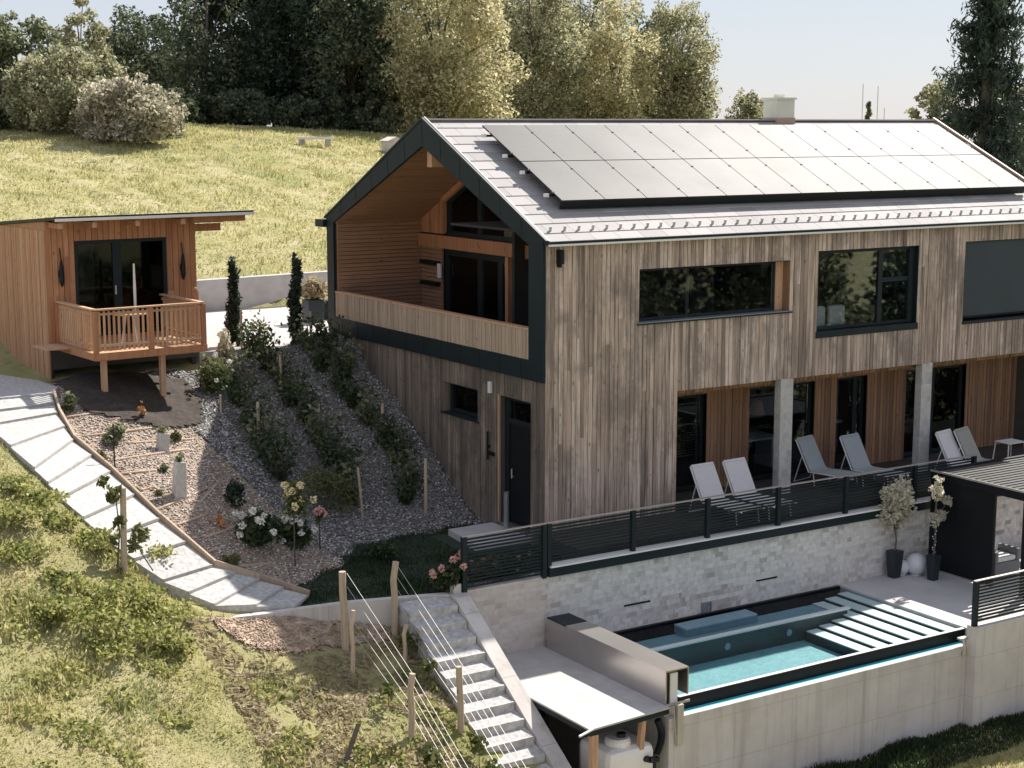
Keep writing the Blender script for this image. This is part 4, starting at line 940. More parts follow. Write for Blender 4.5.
g = MB(); g.box(1.5, 2.3, CV+1.2, CV+2.8, .3, .55); g.build('bed', 'curtain', cabin)
# roof: thin dark slab falling to the back, deep overhang with rafters
def rz(v): return CH+.10-.075*(v-CV)
RU0, RU1, RV0, RV1 = CW0-.05, CW1+1.15, CV-.75, CV+5.0
g = MB(); g.hexa([(RU0, RV0, rz(RV0)), (RU1, RV0, rz(RV0)), (RU1, RV1, rz(RV1)), (RU0, RV1, rz(RV1)), (RU0, RV0, rz(RV0)+.07), (RU1, RV0, rz(RV0)+.07), (RU1, RV1, rz(RV1)+.07), (RU0, RV1, rz(RV1)+.07)])
rf = g.build('roof', 'dark_metal', cabin)
g = MB(); g.box(RU0+.0, RU1+.01, RV0-.03, RV0-.004, rz(RV0)-.03, rz(RV0)+.03); g.build('drip_edge', 'white_metal', rf)
for v in (CV-.5, CV+.6, CV+2.5, CV+4.6): g = MB(); g.box(CW1-.3, RU1-.12, v-.05, v+.05, rz(v)-.16, rz(v)-.003); g.build('roof_beam', 'cabin_wood', cabin)
g = MB(); g.box(CW1-.1, RU1-.5, CV-.02, CV+.08, rz(CV)-.36, rz(CV)-.19); g.build('roof_beam', 'cabin_wood', cabin)
for u in (CW0+.12, .75, 1.75, 2.85):
    g = MB(); g.box(u-.05, u+.05, RV0+.14, CV-.001, rz(CV)-.14, rz(CV)-.025); g.build('rafter', 'cabin_wood', cabin)
    g = MB(); g.box(u-.052, u+.052, RV0+.125, RV0+.139, rz(CV)-.142, rz(CV)-.02); g.build('rafter_end', 'rail_wood', cabin)
for u in (.15, 3.05):
    g = MB(); g.box(u-.04, u+.04, CV-.1, CV-.001, 1.45, 1.6); g.lathe((u, CV-.11, 1.25), [(.02, 0), (.06, .12), (.05, .4), (.02, .6)], 8); g.tube([(u, CV-.11, 1.8), (u, CV-.05, 2.1)], .015, 5); g.build('wall_lantern', 'black_metal', cabin)
# balcony
BU = 2.58
g = MB()
for k in range(17):
    v = k*.13; g.box(-.55 if v > 1.2 else 0, BU, v, v+.122, -.03, .0)
g.build('deck', 'rail_wood', cabin)
g = MB(); g.box(0, BU, -.03, -.002, -.14, .01); g.box(-.032, -.002, 0, 2.1, -.14, .01); g.box(.02, BU, .02, .1, -.16, -.032); g.box(.02, BU, 1.2, 1.3, -.16, -.032); g.build('deck_joist', 'cabin_wood', cabin)
HR = .95
def rail(p, q, name='balustrade', skip_posts=False):
    p = Vector(p); q = Vector(q); d = q-p; L = d.length; n = int(L/.105); g = MB()
    for k in range(1, n):
        c = p+d*(k/n); g.beam(c+Vector((0, 0, .04)), c+Vector((0, 0, HR-.06)), .045, .022, (d.y, -d.x, 0))
    g.beam(p+Vector((0, 0, .16)), q+Vector((0, 0, .16)), .03, .05); g.beam(p+Vector((0, 0, HR-.12)), q+Vector((0, 0, HR-.12)), .03, .05)
    g.build(name, 'rail_wood', cabin)
    g = MB(); g.beam(p+Vector((0, 0, HR-.02)), q+Vector((0, 0, HR-.02)), .11, .035); g.build('handrail', 'rail_wood', cabin)
rail((.03, .05, 0), (BU-.03, .05, 0)); rail((.05, .08, 0), (.05, CV-.02, 0)); rail((BU-.05, .08, 0), (BU-.05, CV-.02, 0))
for u, v, h in ((.05, .05, HR-.05), (1.3, .05, HR-.05), (BU-.05, .05, HR-.05), (BU+.12, .75, HR+.16), (.05, CV-.06, HR-.05)):
    g = MB(); g.box(u-.05, u+.05, v-.05, v+.05, -.14, h)
    if h > 1: g.ball((u, v, h+.04), .055, 8)
    g.build('post', 'cabin_wood', cabin)
for u, v in ((.28, .25), (1.62, .25)):
    g = MB(); g.box(u-.055, u+.055, v-.055, v+.055, -1.9, -.162); g.build('support_post', 'rail_wood', cabin)
# hand it over to its real place
cabin.location = (CG[0], CG[1], CG[2]+.12); cabin.rotation_euler = (0, 0, CT)
def cabp(u, v, z): c, s = math.cos(CT), math.sin(CT); return (CG[0]+c*u-s*v, CG[1]+s*u+c*v, CG[2]+.12+z)
tb = empty('balcony_table', (0, 0, 0), 'small pale round table standing on the cabin balcony', 'table')
g = MB(); g.lathe((0, 0, .68), [(.38, 0), (.38, .03)], 20); g.build('table_top', 'rail_wood', tb)
for k in range(4):
    g = MB(); a = k*1.571+.4; g.tube([(.25*math.cos(a), .25*math.sin(a), 0), (.1*math.cos(a), .1*math.sin(a), .68)], .02, 6); g.build('leg', 'white_metal', tb)
tb.location = cabp(1.2, .95, 0)
um = empty('closed_parasol', (0, 0, 0), 'thin white closed parasol standing on the cabin balcony', 'parasol')
g = MB(); g.tube([(0, 0, 0), (0, 0, 1.75)], .022, 8); g.build('pole', 'white_metal', um)
g = MB(); g.tube([(0, 0, .75), (0, 0, 1.2), (0, 0, 1.72)], [.03, .034, .02], 8); g.build('canopy', 'cushion_white', um)
um.location = cabp(1.5, 1.3, 0)

# ================================================================== FURNITURE ON THE TERRACE
def lounger(mat, label, group='sun loungers on the terrace'):
    t = empty('sun_lounger', (0, 0, 0), label, 'sun lounger', group); w = .31
    prof = [(-1.15, .34), (-.1, .30), (.0, .33), (.36, .98), (.40, 1.03)]
    def sheet(p0, name):
        g = MB()
        for (a, za), (b, zb) in zip(p0[:-1], p0[1:]):
            n = Vector((0, -(zb-za), b-a)).normalized()*.018
            g.hexa([(-w, a-n.y, za-n.z), (w, a-n.y, za-n.z), (w, b-n.y, zb-n.z), (-w, b-n.y, zb-n.z), (-w, a+n.y, za+n.z), (w, a+n.y, za+n.z), (w, b+n.y, zb+n.z), (-w, b+n.y, zb+n.z)])
        return g.build(name, mat, t, bevel=.008)
    sheet(prof[:3], 'seat'); sheet(prof[2:], 'backrest')
    g = MB()
    for s in (-1, 1): g.tube([(s*(w+.01), -1.18, .32), (s*(w+.01), .02, .30), (s*(w+.01), .4, 1.0)], .016, 6)
    g.build('frame', 'white_metal', t)
    for s in (-1, 1):
        for y in (-1.0, -.1): g = MB(); g.tube([(s*w, y, .31), (s*w, y-.04, 0)], .016, 6); g.build('leg', 'white_metal', t)
    g = MB(); g.tube([(-w, .2, .7), (-w, .42, .02), (w, .42, .02), (w, .2, .7)], .012, 6); g.build('back_stay', 'white_metal', t)
    return t
L0 = lounger('sling_fabric', 'pale grey sun lounger nearest the left edge of the terrace recess')
L0.location = (3.9, -.62, 0); L0.rotation_euler = (0, 0, R(3))
LL = copy_thing(L0, label='pale grey sun lounger second from the left, just left of the first brick pillar'); LL.location = (4.78, -.62, 0)
def relook(t, mat):
    for ch in t.children:
        if ch.name.startswith(('seat', 'backrest')):
            ch.data = ch.data.copy(); ch.data.materials[0] = M[mat]
for (px, py, mt, rz_, lb) in ((800, 437, 'sling_fabric_grey', 12, 'blue grey sun lounger in the shade immediately right of the first brick pillar'),
        (845, 435, 'sling_fabric_grey', 6, 'blue grey sun lounger in the shade midway between the two brick pillars'),
        (939, 431, 'sling_fabric', 12, 'white sun lounger just right of the second brick pillar'),
        (957, 428.5, 'olive_fabric', 14, 'olive grey sun lounger behind the white one, left of the white stool')):
    p = onz(px, py, 1.03); p[0] += .12; c = copy_thing(L0, label=lb); relook(c, mt); a = R(rz_)
    c.rotation_euler = (0, 0, a); c.location = (p[0]+.40*math.sin(a), p[1]-.40*math.cos(a), 0)
p = onz(1010, 441, .45); st = empty('side_table', (p[0], p[1], 0), 'small white metal stool table at the right end of the terrace', 'side table')
g = MB()
for k in range(6): g.box(p[0]-.3, p[0]+.3, p[1]-.24+k*.08, p[1]-.18+k*.08, .43, .45)
g.build('table_top', 'white_metal', st)
for sx in (-.28, .28):
    for sy in (-.2, .2): g = MB(); g.tube([(p[0]+sx, p[1]+sy, .43), (p[0]+sx*1.15, p[1]+sy*1.15, 0)], .017, 6); g.build('leg', 'white_metal', st)

# pergola
pg = empty('pergola', (10.5, -3.2, ZD), 'black metal louvred roof pergola on the pool deck right of the potted trees', 'pergola')
gx0, gx1, gy0, gy1, gz = 8.95, 12.9, -4.66, -1.95, .62
g = MB(); g.box(gx0, gx1, gy0, gy0+.1, gz-.2, gz); g.box(gx0, gx1, gy1-.1, gy1, gz-.2, gz); g.box(gx0, gx0+.1, gy0+.1, gy1-.1, gz-.2, gz); g.box(gx1-.1, gx1, gy0+.1, gy1-.1, gz-.2, gz); g.build('roof_frame', 'black_metal', pg)
g = MB(); e = .012; g.box(gx0-e, gx1, gy0-e, gy0-.001, gz-.03, gz+.012); g.box(gx0-e, gx0-.001, gy0, gy1, gz-.03, gz+.012); g.build('roof_edge_trim', 'galvanised', pg)
for k in range(15):
    y = gy0+.16+k*.168; g = MB(); g.box(gx0+.102, gx1-.102, y, y+.1, gz-.06, gz-.03); lv = g.build('louvre', 'louvre_metal', pg)
for x, y in ((gx0+.09, gy0+.09), (gx0+.09, gy1-.09), (gx1-.09, gy0+.09), (gx1-.09, gy1-.09)):
    g = MB(); g.box(x-.075, x+.075, y-.075, y+.075, ZD, gz-.201); g.build('post', 'black_metal', pg)
g = MB()
for k in range(44): g.hexa([(gx0+.03, gy1-1.75, ZD+.05+k*.046), (gx0+.05, gy1-1.75, ZD+.05+k*.046), (gx0+.05, gy1-.17, ZD+.05+k*.046), (gx0+.03, gy1-.17, ZD+.05+k*.046)]+[(gx0+.045, gy1-1.75, ZD+.095+k*.046), (gx0+.065, gy1-1.75, ZD+.095+k*.046), (gx0+.065, gy1-.17, ZD+.095+k*.046), (gx0+.045, gy1-.17, ZD+.095+k*.046)])
g.box(gx0+.02, gx0+.08, gy1-1.8, gy1-1.752, ZD+.02, gz-.202); g.build('side_screen', 'black_metal', pg)
ac = empty('armchair', (9.75, -3.1, ZD), 'grey wicker armchair with white cushions under the black pergola', 'armchair')
ax, ay = 9.55, -3.35
g = MB(); g.box(ax, ax+.8, ay, ay+.75, ZD+.04, ZD+.34); g.box(ax, ax+.1, ay+.0, ay+.75, ZD+.341, ZD+.6); g.box(ax+.7, ax+.8, ay, ay+.75, ZD+.341, ZD+.6); g.build('seat_base', 'wicker', ac, bevel=.02)
g = MB(); g.box(ax+.1, ax+.7, ay+.63, ay+.75, ZD+.341, ZD+.8); g.build('backrest', 'wicker', ac, bevel=.02)
g = MB(); g.box(ax+.11, ax+.69, ay+.03, ay+.6, ZD+.345, ZD+.46); g.build('seat_cushion', 'cushion_white', ac, bevel=.03)
g = MB(); g.box(ax+.15, ax+.65, ay+.48, ay+.6, ZD+.47, ZD+.8); g.build('back_cushion', 'cushion_white', ac, bevel=.04)
lt = empty('lounge_table', (9.9, -2.3, ZD), 'low white table behind the wicker armchair under the pergola', 'table')
g = MB(); g.box(9.6, 10.7, -2.35, -1.95+.0, ZD+.62, ZD+.66); g.build('table_top', 'cushion_white', lt)
for x in (9.66, 10.64):
    for y in (-2.3, -2.0): g = MB(); g.box(x-.02, x+.02, y-.02, y+.02, ZD, ZD+.62); g.build('leg', 'dark_metal', lt)

def olive(x, y, hpot, wpot, label, stem, crowns, n, lights=False, seed=1):
    global rng; rng = np.random.default_rng(seed)
    t = empty('potted_olive_tree', (x, y, ZD), label, 'potted tree', 'potted trees on the pool deck')
    a = wpot*.36; b = wpot*.5; z = ZD
    g = MB(); g.hexa([(x-a, y-a, z), (x+a, y-a, z), (x+a, y+a, z), (x-a, y+a, z), (x-b, y-b, z+hpot), (x+b, y-b, z+hpot), (x+b, y+b, z+hpot), (x-b, y+b, z+hpot)]); g.build('pot', 'pot_dark', t, bevel=.012)
    g = MB(); g.tube([(x, y, z+hpot), (x+.03, y, z+hpot+stem*.5), (x, y, z+hpot+stem)], [.025, .02, .015], 7)
    for c, r in crowns: g.tube([(x, y, z+hpot+stem*.8), (c[0]+x, c[1]+y, c[2]+z)], [.015, .006], 5)
    g.build('trunk', 'bark', t)
    P = blob_points([(x+c[0], y+c[1], z+c[2]) for c, r in crowns], [r for c, r in crowns], n, .3)
    foliage('crown', P, .055, 'leaf_silver', t, elong=2)
    if lights:
        g = MB()
        for k in range(14): aa = k*1.5; g.ball((x+.04*math.cos(aa), y+.04*math.sin(aa), z+hpot+.05+k*.06), .014, 6)
        g.build('fairy_lights', 'lamp_white', t)
olive(7.86, -2.02, .60, .28, 'dark tapered pot with a bushy silver leaved olive tree against the stone wall', .45, [((-.2, 0, 1.5), .3), ((.2, 0, 1.45), .3), ((0, 0, 1.85), .3), ((.22, .05, 2.05), .2), ((-.3, 0, 1.9), .17), ((.05, .1, 1.25), .25), ((.1, -.1, 1.75), .25)], 1500, seed=5)
olive(8.42, -2.62, .56, .24, 'slim dark pot with a sparse olive tree and lights round its trunk beside the pergola', .85, [((0, 0, 2.0), .15), ((.1, .05, 1.85), .12), ((.35, 0, 1.72), .13), ((-.02, 0, 1.35), .17), ((.15, 0, 1.42), .14), ((.05, 0, 2.2), .1)], 420, True, seed=6)
for (x, y, r, lb) in ((8.42, -2.13, .24, 'large round white globe lamp on the deck between the two potted trees'), (8.14, -1.97, .17, 'smaller round white globe lamp half hidden behind the bushy potted tree')):
    t = empty('globe_lamp', (x, y, ZD), lb, 'lamp', 'globe lamps on the pool deck')
    g = MB(); g.ball((x, y, ZD+r), r, 28); g.build('globe', 'lamp_white', t, smooth=True)
    g = MB(); g.lathe((x, y, ZD), [(r*.5, 0), (r*.5, .02), (r*.35, .03)], 16); g.build('foot', 'white_metal', t)

# ================================================================== GARDEN THINGS
def stake(px, y0, y1, label, w=.07, lean=(0, 0)):
    p = G(px, y1); d = math.hypot(p.x-CAM[0], p.y-CAM[1]); h = max(.3, (y1-y0)/FPX*d*1.02)
    g = MB(); g.tube([(p.x, p.y, p.z-.15), (p.x+lean[0]*.5, p.y+lean[1]*.5, p.z+h*.5), (p.x+lean[0], p.y+lean[1], p.z+h)], [w*.55, w*.5, w*.48], 8)
    return tag(g.build('wooden_stake', 'post_wood'), label, 'stake', 'round wooden stakes in the garden'), p, h
stake(281, 353, 392, 'short stake on the gravel behind the upper middle berry bushes'); stake(259, 402, 450, 'tall stake at the lower end of the left bush row')
stake(318, 404, 434, 'thin reddish stake between the two right bush rows', .05, (.04, 0)); stake(363, 466, 519, 'tall leaning stake above the dark lawn in the middle bush row', .06, (-.1, 0))
stake(383, 403, 442, 'stake in the right bush row below the gable frame'); stake(426, 457, 514, 'stake nearest the small gable window, lower end of the right bush row')
stake(221, 395, 415, 'short stake by the white flowering shrub near the balcony', .05); stake(242, 310, 352, 'stake tied to the left slim cypress', .06); stake(311, 312, 345, 'stake beside the right slim cypress', .06)
def bush(name, p, r, h, leafm, label, cat='bush', n=500, leaf=.07, group=None, nb=6, flowers=None, stem=0, seed=None):
    global rng
    if seed is not None: rng = np.random.default_rng(seed)
    p = Vector(p); t = empty(name, p, label, cat, group); cs = []; rs = []
    for k in range(nb):
        a = rng.random()*6.283; rr = r*.6*rng.random()**.5; cs.append((p.x+rr*math.cos(a), p.y+rr*math.sin(a), p.z+stem+h*(.25+.55*rng.random()))); s = r*(.35+.3*rng.random()); rs.append((s, s, s*h/(2*r)*1.3))
    P = blob_points(cs, rs, n, .3); P = P[P[:, 2] > p.z-.02]
    foliage('foliage', P, leaf, leafm, t)
    g = MB()
    for c in cs[:4]: g.tube([p-Vector((0, 0, .05)), Vector((p.x, p.y, p.z+stem)), Vector(c)], [.015 if not stem else .02, .012, .004], 5)
    g.build('stem', 'bark', t)
    if flowers:
        mt, cnt, fr = flowers
        for k in range(cnt):
            c = cs[k % nb]; d = Vector(rng.normal(size=3)); d.z = abs(d.z)+.2; d -= Vector((.25, .45, 0)); d.normalize(); q = Vector(c)+d*r*.8
            Q = blob_points([q], [fr], 60, .75); V, F = leaf_quads(Q, fr*.55, elong=1.1); mesh_obj('flower_head', V, F, mt, t, uniform=True)
    return t
# slim cypresses
def cypress(px, ytop, ybase, label, seed):
    global rng; rng = np.random.default_rng(seed)
    p = Vector(onz(px, ybase, 2.72)); d = math.hypot(p.x-CAM[0], p.y-CAM[1]); h = (ybase-ytop)/FPX*d
    t = empty('slim_cypress', p, label, 'cypress', 'slim cypresses by the driveway')
    cs = [(p.x+rng.normal()*.03, p.y+rng.normal()*.03, p.z+h*u) for u in np.linspace(.08, .97, 16)]; rs = [(.19*(1-.55*abs(u-.4)-.25*u),)*2+(.2,) for u in np.linspace(.08, .97, 16)]
    P = blob_points(cs, rs, 2600, .3); foliage('foliage', P, .055, 'leaf_dark', t, elong=2.4)
    g = MB(); g.tube([p-Vector((0, 0, .1)), p+Vector((0, 0, h*.9))], [.035, .01], 6); g.build('trunk', 'bark', t)
cypress(235, 262, 350, 'left slim dark cypress in front of the white retaining wall', 3); cypress(297, 257, 350, 'right slim dark cypress closest to the house gable', 4)
# berry rows
rows = [[(308, 352), (322, 372), (340, 392), (352, 408), (368, 428), (384, 448), (398, 466), (412, 486), (405, 505), (330, 352), (345, 372)],
        [(252, 358), (268, 372), (282, 386), (292, 408), (304, 424), (318, 444), (330, 466), (345, 486), (352, 505), (262, 352)],
        [(232, 388), (240, 408), (250, 430), (262, 450), (270, 468), (280, 482)]]
nm = ['right', 'middle', 'left']; ordn = ['topmost', 'second', 'third', 'fourth', 'fifth', 'sixth', 'seventh', 'eighth', 'ninth', 'tenth', 'eleventh']
for ri, rw in enumerate(rows):
    for k, (a, b) in enumerate(sorted(rw, key=lambda q: q[1])):
        lb = f'{ordn[k]} dark green berry bush from the top in the {nm[ri]} row on the gravel slope'
        q = G(a, b); rng = np.random.default_rng(50+ri*20+k); t = empty('berry_bush', q, lb, 'bush', 'berry bushes in rows on the gravel slope'); g = MB(); P = []
        for c in range(7):
            aa = rng.random()*6.283; rr = .08+.14*rng.random(); tp = Vector((q.x+rr*2*math.cos(aa), q.y+rr*2*math.sin(aa), q.z+.45+.5*rng.random())); md = Vector((q.x+rr*.9*math.cos(aa), q.y+rr*.9*math.sin(aa), q.z+.3)); g.tube([q-Vector((0, 0, .05)), md, tp], [.012, .009, .004], 4)
            for _ in range(48): w_ = rng.random(); cc = q.lerp(md, w_*2) if w_ < .5 else md.lerp(tp, w_*2-1); sp = .05+.1*w_; P.append((cc.x+rng.normal()*sp, cc.y+rng.normal()*sp, cc.z+rng.normal()*sp*.7+.03))
        g.build('cane', 'bark', t); foliage('foliage', P, .075, 'leaf_berry' if k % 3 else 'leaf_mid', t)
bush('flowering_shrub', G(212, 392), .5, .8, 'leaf_fresh', 'pale green and white variegated shrub beside the balcony corner', n=900, leaf=.07, flowers=('petal_white', 9, .05), seed=11)
bush('spiky_shrub', G(226, 362), .25, .7, 'leaf_silver', 'cream leaved shrub right of the balcony, below the left cypress', n=300, leaf=.09, seed=12)
bush('feathery_bush', G(322, 515), .62, .95, 'leaf_fresh', 'large loose olive green bush below the middle row, above the lawn', n=1100, leaf=.05, seed=13)
bush('hydrangea', G(262, 548), .5, .62, 'leaf_hedge', 'dark hydrangea bush with big white flower heads left of the flowering standard', 'hydrangea', 900, .09, 'white hydrangeas by the lawn', flowers=('petal_white', 13, .065), seed=14)
bush('hydrangea', G(303, 548), .42, .55, 'leaf_hedge', 'dark hydrangea bush with white heads right of the flowering standard', 'hydrangea', 600, .09, 'white hydrangeas by the lawn', flowers=('petal_white', 9, .06), seed=15)
bush('flowering_standard', G(295, 568), .33, .55, 'leaf_fresh', 'small standard tree with cream yellow flowers on a thin bare stem', 'standard tree', 420, .07, flowers=('petal_cream', 9, .07), stem=1.0, seed=16)
bush('flowering_standard', G(320, 552), .13, .3, 'leaf_fresh', 'slim standard with pale pink blossom right of the hydrangeas', 'standard tree', 120, .06, flowers=('petal_pink', 3, .08), stem=.6, seed=17)
bush('rose_bush', onz(447, 592, -.33), .36, .6, 'leaf_hedge', 'rose bush with peach pink blooms at the left end of the black fence', 'rose bush', 700, .07, flowers=('petal_pink', 9, .06), seed=18)
for k, (x, y) in enumerate(((-2.6, -1.35), (-2.1, -1.3), (-1.55, -1.38))):
    bush('rose_bush', (x, y, -.33), .3, .45, 'leaf_fresh' if k == 1 else 'leaf_hedge', ('rose bush behind the fence panel, closest to the peach roses', 'brighter green rose bush in the middle behind the fence panel', 'rose bush behind the fence panel, next to the stone wall corner')[k], 'rose bush', 450, .06, 'rose bushes behind the fence', flowers=('petal_pink', 3, .04), seed=20+k)
bush('lawn_shrub', G(385, 548) if False else Vector(onz(385, 560, -.33)), .4, .35, 'leaf_hedge', 'low dark shrub at the back of the shaded lawn', n=450, leaf=.07, seed=24)
bush('grass_clump', G(115, 447), .28, .42, 'leaf_mid', 'round green clump behind the thin metal rod in the mulch bed', 'plant', 420, .06, 'small plants in the mulch bed', seed=25)
bush('grass_clump', G(101, 463), .16, .24, 'leaf_fresh', 'small grey green clump next to the path edging in the mulch bed', 'plant', 160, .05, 'small plants in the mulch bed', seed=26)
bush('grass_clump', G(175, 441), .15, .24, 'leaf_fresh', 'small green plant right of the upper stone pillar', 'plant', 160, .05, 'small plants in the mulch bed', seed=27)
bush('grass_clump', G(163, 474), .14, .2, 'leaf_mid', 'small plant between the two stone pillars', 'plant', 130, .05, 'small plants in the mulch bed', seed=28)
bush('dark_bush', G(231, 505), .32, .5, 'leaf_dark', 'round dark bush in the house shadow on the mulch bed', 'bush', 500, .06, seed=29)
bush('box_ball', G(231, 567), .2, .3, 'leaf_fresh', 'small round yellow green ball plant above the lower path', 'plant', 320, .04, seed=30)
bush('green_shrub', G(68, 414), .2, .45, 'leaf_mid', 'upright green shrub at the top of the path under the balcony', 'bush', 300, .07, seed=31)
bush('flame_plant', G(142, 420), .12, .36, 'petal_orange', 'orange spiky plant at the top of the mulch bed', 'plant', 45, .07, 'orange plants in the mulch bed', seed=32)
bush('flame_plant', G(221, 530), .12, .32, 'petal_orange', 'orange flowering plant in the shade next to the hydrangea', 'plant', 45, .07, 'orange plants in the mulch bed', seed=33)
bush('grass_clump', G(160, 497), .1, .14, 'leaf_fresh', 'tiny green plant below the lower stone pillar', 'plant', 70, .04, 'small plants in the mulch bed', seed=34)
bush('grass_clump', G(135, 497), .12, .2, 'leaf_mid', 'small plant beside the lower path edging near the vine post', 'plant', 90, .05, 'small plants in the mulch bed', seed=35)
for px, y0, y1, lb in ((162, 432, 453, 'upper square pale stone pillar in the mulch bed'), (179, 460, 497, 'lower leaning pale stone pillar at the shadow edge of the mulch bed')):
    p = G(px, y1); d = math.hypot(p.x-CAM[0], p.y-CAM[1]); h = (y1-y0)/FPX*d; t = empty('stone_pillar', p, lb, 'pillar', 'stone pillars in the mulch bed')
    g = MB(); w0, w1 = .12, .09; g.hexa([(p.x-w0, p.y-w0, p.z-.1), (p.x+w0, p.y-w0, p.z-.1), (p.x+w0, p.y+w0, p.z-.1), (p.x-w0, p.y+w0, p.z-.1), (p.x-w1+.03, p.y-w1, p.z+h), (p.x+w1+.05, p.y-w1, p.z+h-.03), (p.x+w1+.05, p.y+w1, p.z+h-.05), (p.x-w1+.03, p.y+w1, p.z+h)]); g.build('shaft', 'stone_pillar', t, bevel=.02)
    P = blob_points([(p.x+.03, p.y, p.z+h+.05)], [.1], 70, .3); foliage('moss_cap', P, .05, 'leaf_mid', t)
p = G(115, 474); g = MB(); g.tube([(p.x, p.y, p.z-.1), (p.x, p.y, p.z+1.0)], .014, 6); tag(g.build('metal_rod', 'black_metal'), 'thin dark metal rod standing in the mulch bed', 'rod')
# log edgings
logs = [((58, 421), (138, 409)), ((106, 422), (183, 417)), ((73, 440), (180, 427)), ((123, 446), (194, 441)), ((105, 464), (190, 451)), ((116, 477), (160, 472)), ((140, 493), (156, 489)), ((151, 515), (209, 490)), ((173, 529), (209, 516)), ((196, 558), (226, 549)), ((239, 569), (272, 566)), ((80, 387), (151, 373)), ((75, 400), (124, 396)), ((80, 404), (150, 396)), ((200, 505), (218, 486)), ((205, 540), (240, 528))]
lwd = ['under the balcony corner, below the orange plant', 'just under the support post, near the gravel', 'second from the top of the sunlit bed', 'behind the upper stone pillar', 'right above the small grey green clump', 'short, above the lower pillar', 'very short, beside the vine post', 'long, running down from the lower pillar', 'beside the shadow edge left of the orange flower', 'near the path bend', 'lowest, above the yellow green ball', 'highest, in the balcony shade', 'in the balcony shade nearest the path', 'second in the balcony shade', 'in the shade right of the lower pillar', 'in the shade above the hydrangea']
for k, (a, b) in enumerate(logs):
    P = [G(a[0]+(b[0]-a[0])*i/5, a[1]+(b[1]-a[1])*i/5)+Vector((0, 0, .05)) for i in range(6)]
    g = MB(); g.tube(P, [.024, .03, .026, .03, .026, .022], 7); tag(g.build('log_edging', 'log_wood', smooth=True), 'thin log step in the mulch bed, '+lwd[k], 'log', 'log edgings across the mulch bed')
# vine post by the path
p = G(124, 572); d = math.hypot(p.x-CAM[0], p.y-CAM[1]); h = (572-486)/FPX*d
g = MB(); g.tube([(p.x, p.y, p.z-.2), (p.x+.04, p.y, p.z+h)], [.06, .055], 8); tag(g.build('vine_post', 'post_wood'), 'weathered post with a climbing vine at the meadow side of the path', 'post')
vt = empty('young_vine', p, 'thin young vine with green leaves climbing beside the post on the path edge', 'vine')
g = MB(); S = [(p.x-.12, p.y, p.z), (p.x-.05, p.y, p.z+.5*h), (p.x-.1, p.y, p.z+.95*h), (p.x-.3, p.y, p.z+1.1*h)]; g.tube(S, [.018, .014, .01, .005], 5); g.tube([(p.x+.45, p.y-.2, p.z), (p.x+.3, p.y-.1, p.z+.3), (p.x+.25, p.y, p.z+.5)], .012, 5); g.build('stem', 'bark', vt)
P = blob_points([(p.x-.12, p.y, p.z+.95*h), (p.x-.05, p.y, p.z+.6*h), (p.x-.15, p.y, p.z+.4*h), (p.x+.3, p.y, p.z+.42*h), (p.x+.18, p.y, p.z+.3*h), (p.x-.3, p.y, p.z+1.1*h)], [.16, .12, .12, .17, .1, .1], 240, .3); foliage('foliage', P, .085, 'leaf_fresh', vt)

# trellis rows
def trellis(label, posts, nw, seed):
    ps = []
    for (px, y0, y1, w) in posts:
        p = G(px, y1); d = math.hypot(p.x-CAM[0], p.y-CAM[1]); ps.append((p, (y1-y0)/FPX*d, w))
    t = empty('vine_trellis', ps[0][0], label, 'vine trellis', 'vine trellises on the meadow slope')
    random.seed(seed); tops = []
    for p, h, w in ps:
        lean = random.uniform(-.04, .06); g = MB(); g.tube([(p.x, p.y, p.z-.3), (p.x+lean*.4+.01, p.y, p.z+h*.4), (p.x+lean*.3-.015, p.y, p.z+h*.75), (p.x+lean, p.y, p.z+h)], [w*1.05, w, w*.98, w*.95], 10)
        g.build('post', 'post_wood', t, smooth=False); tops.append((Vector((p.x, p.y, p.z)), h))
    # the wires run on down the slope to a last post outside the picture
    (a, ha), (b, hb) = tops[0], tops[-1]; dr = (b-a); e = b+dr*1.0; e.z = Hs(e.x, e.y)
    g = MB(); g.tube([(e.x, e.y, e.z-.3), (e.x, e.y, e.z+hb)], .06, 8); g.build('post', 'post_wood', t); ends = [(a, ha), (b, hb), (e, hb)]
    for k in range(nw):
        f = .97-.17*k; g = MB(); g.tube([(q.x+.06, q.y, q.z+h*f*(1 if i == 0 else 1)) for i, (q, h) in enumerate(ends)], .0045, 4); g.build('wire', 'wire', t)
    g = MB(); P = []
    for k in range(7):
        u = rng.random()*1.8; q = a+(b-a)*u; q.z = Hs(q.x, q.y)+.1; g = MB(); g.tube([q-Vector((0, 0, .1)), q+Vector((.03, .05, .35))], .008, 4); g.build('vine_stem', 'bark', t); P.append((q.x, q.y, q.z+.25))
    foliage('vine_leaves', blob_points(P, [.16]*len(P), 260, .2), .08, 'leaf_fresh', t)
trellis('left vine trellis of pale posts and sloping wires below the lawn wall', [(345, 566, 650, .065), (352, 606, 674, .04), (411, 668, 738, .055)], 5, 1)
trellis('right vine trellis of pale posts and wires next to the garden stairs', [(394, 557, 635, .06), (404, 622, 662, .04), (461, 660, 732, .055)], 5, 2)
p = G(345, 766); g = MB(); g.tube([(p.x-.1, p.y, p.z-.2), (p.x+.35, p.y+.2, p.z+.55)], [.045, .04], 8); tag(g.build('leaning_stake', 'bark'), 'dark leaning stake at the bottom edge of the meadow', 'stake')

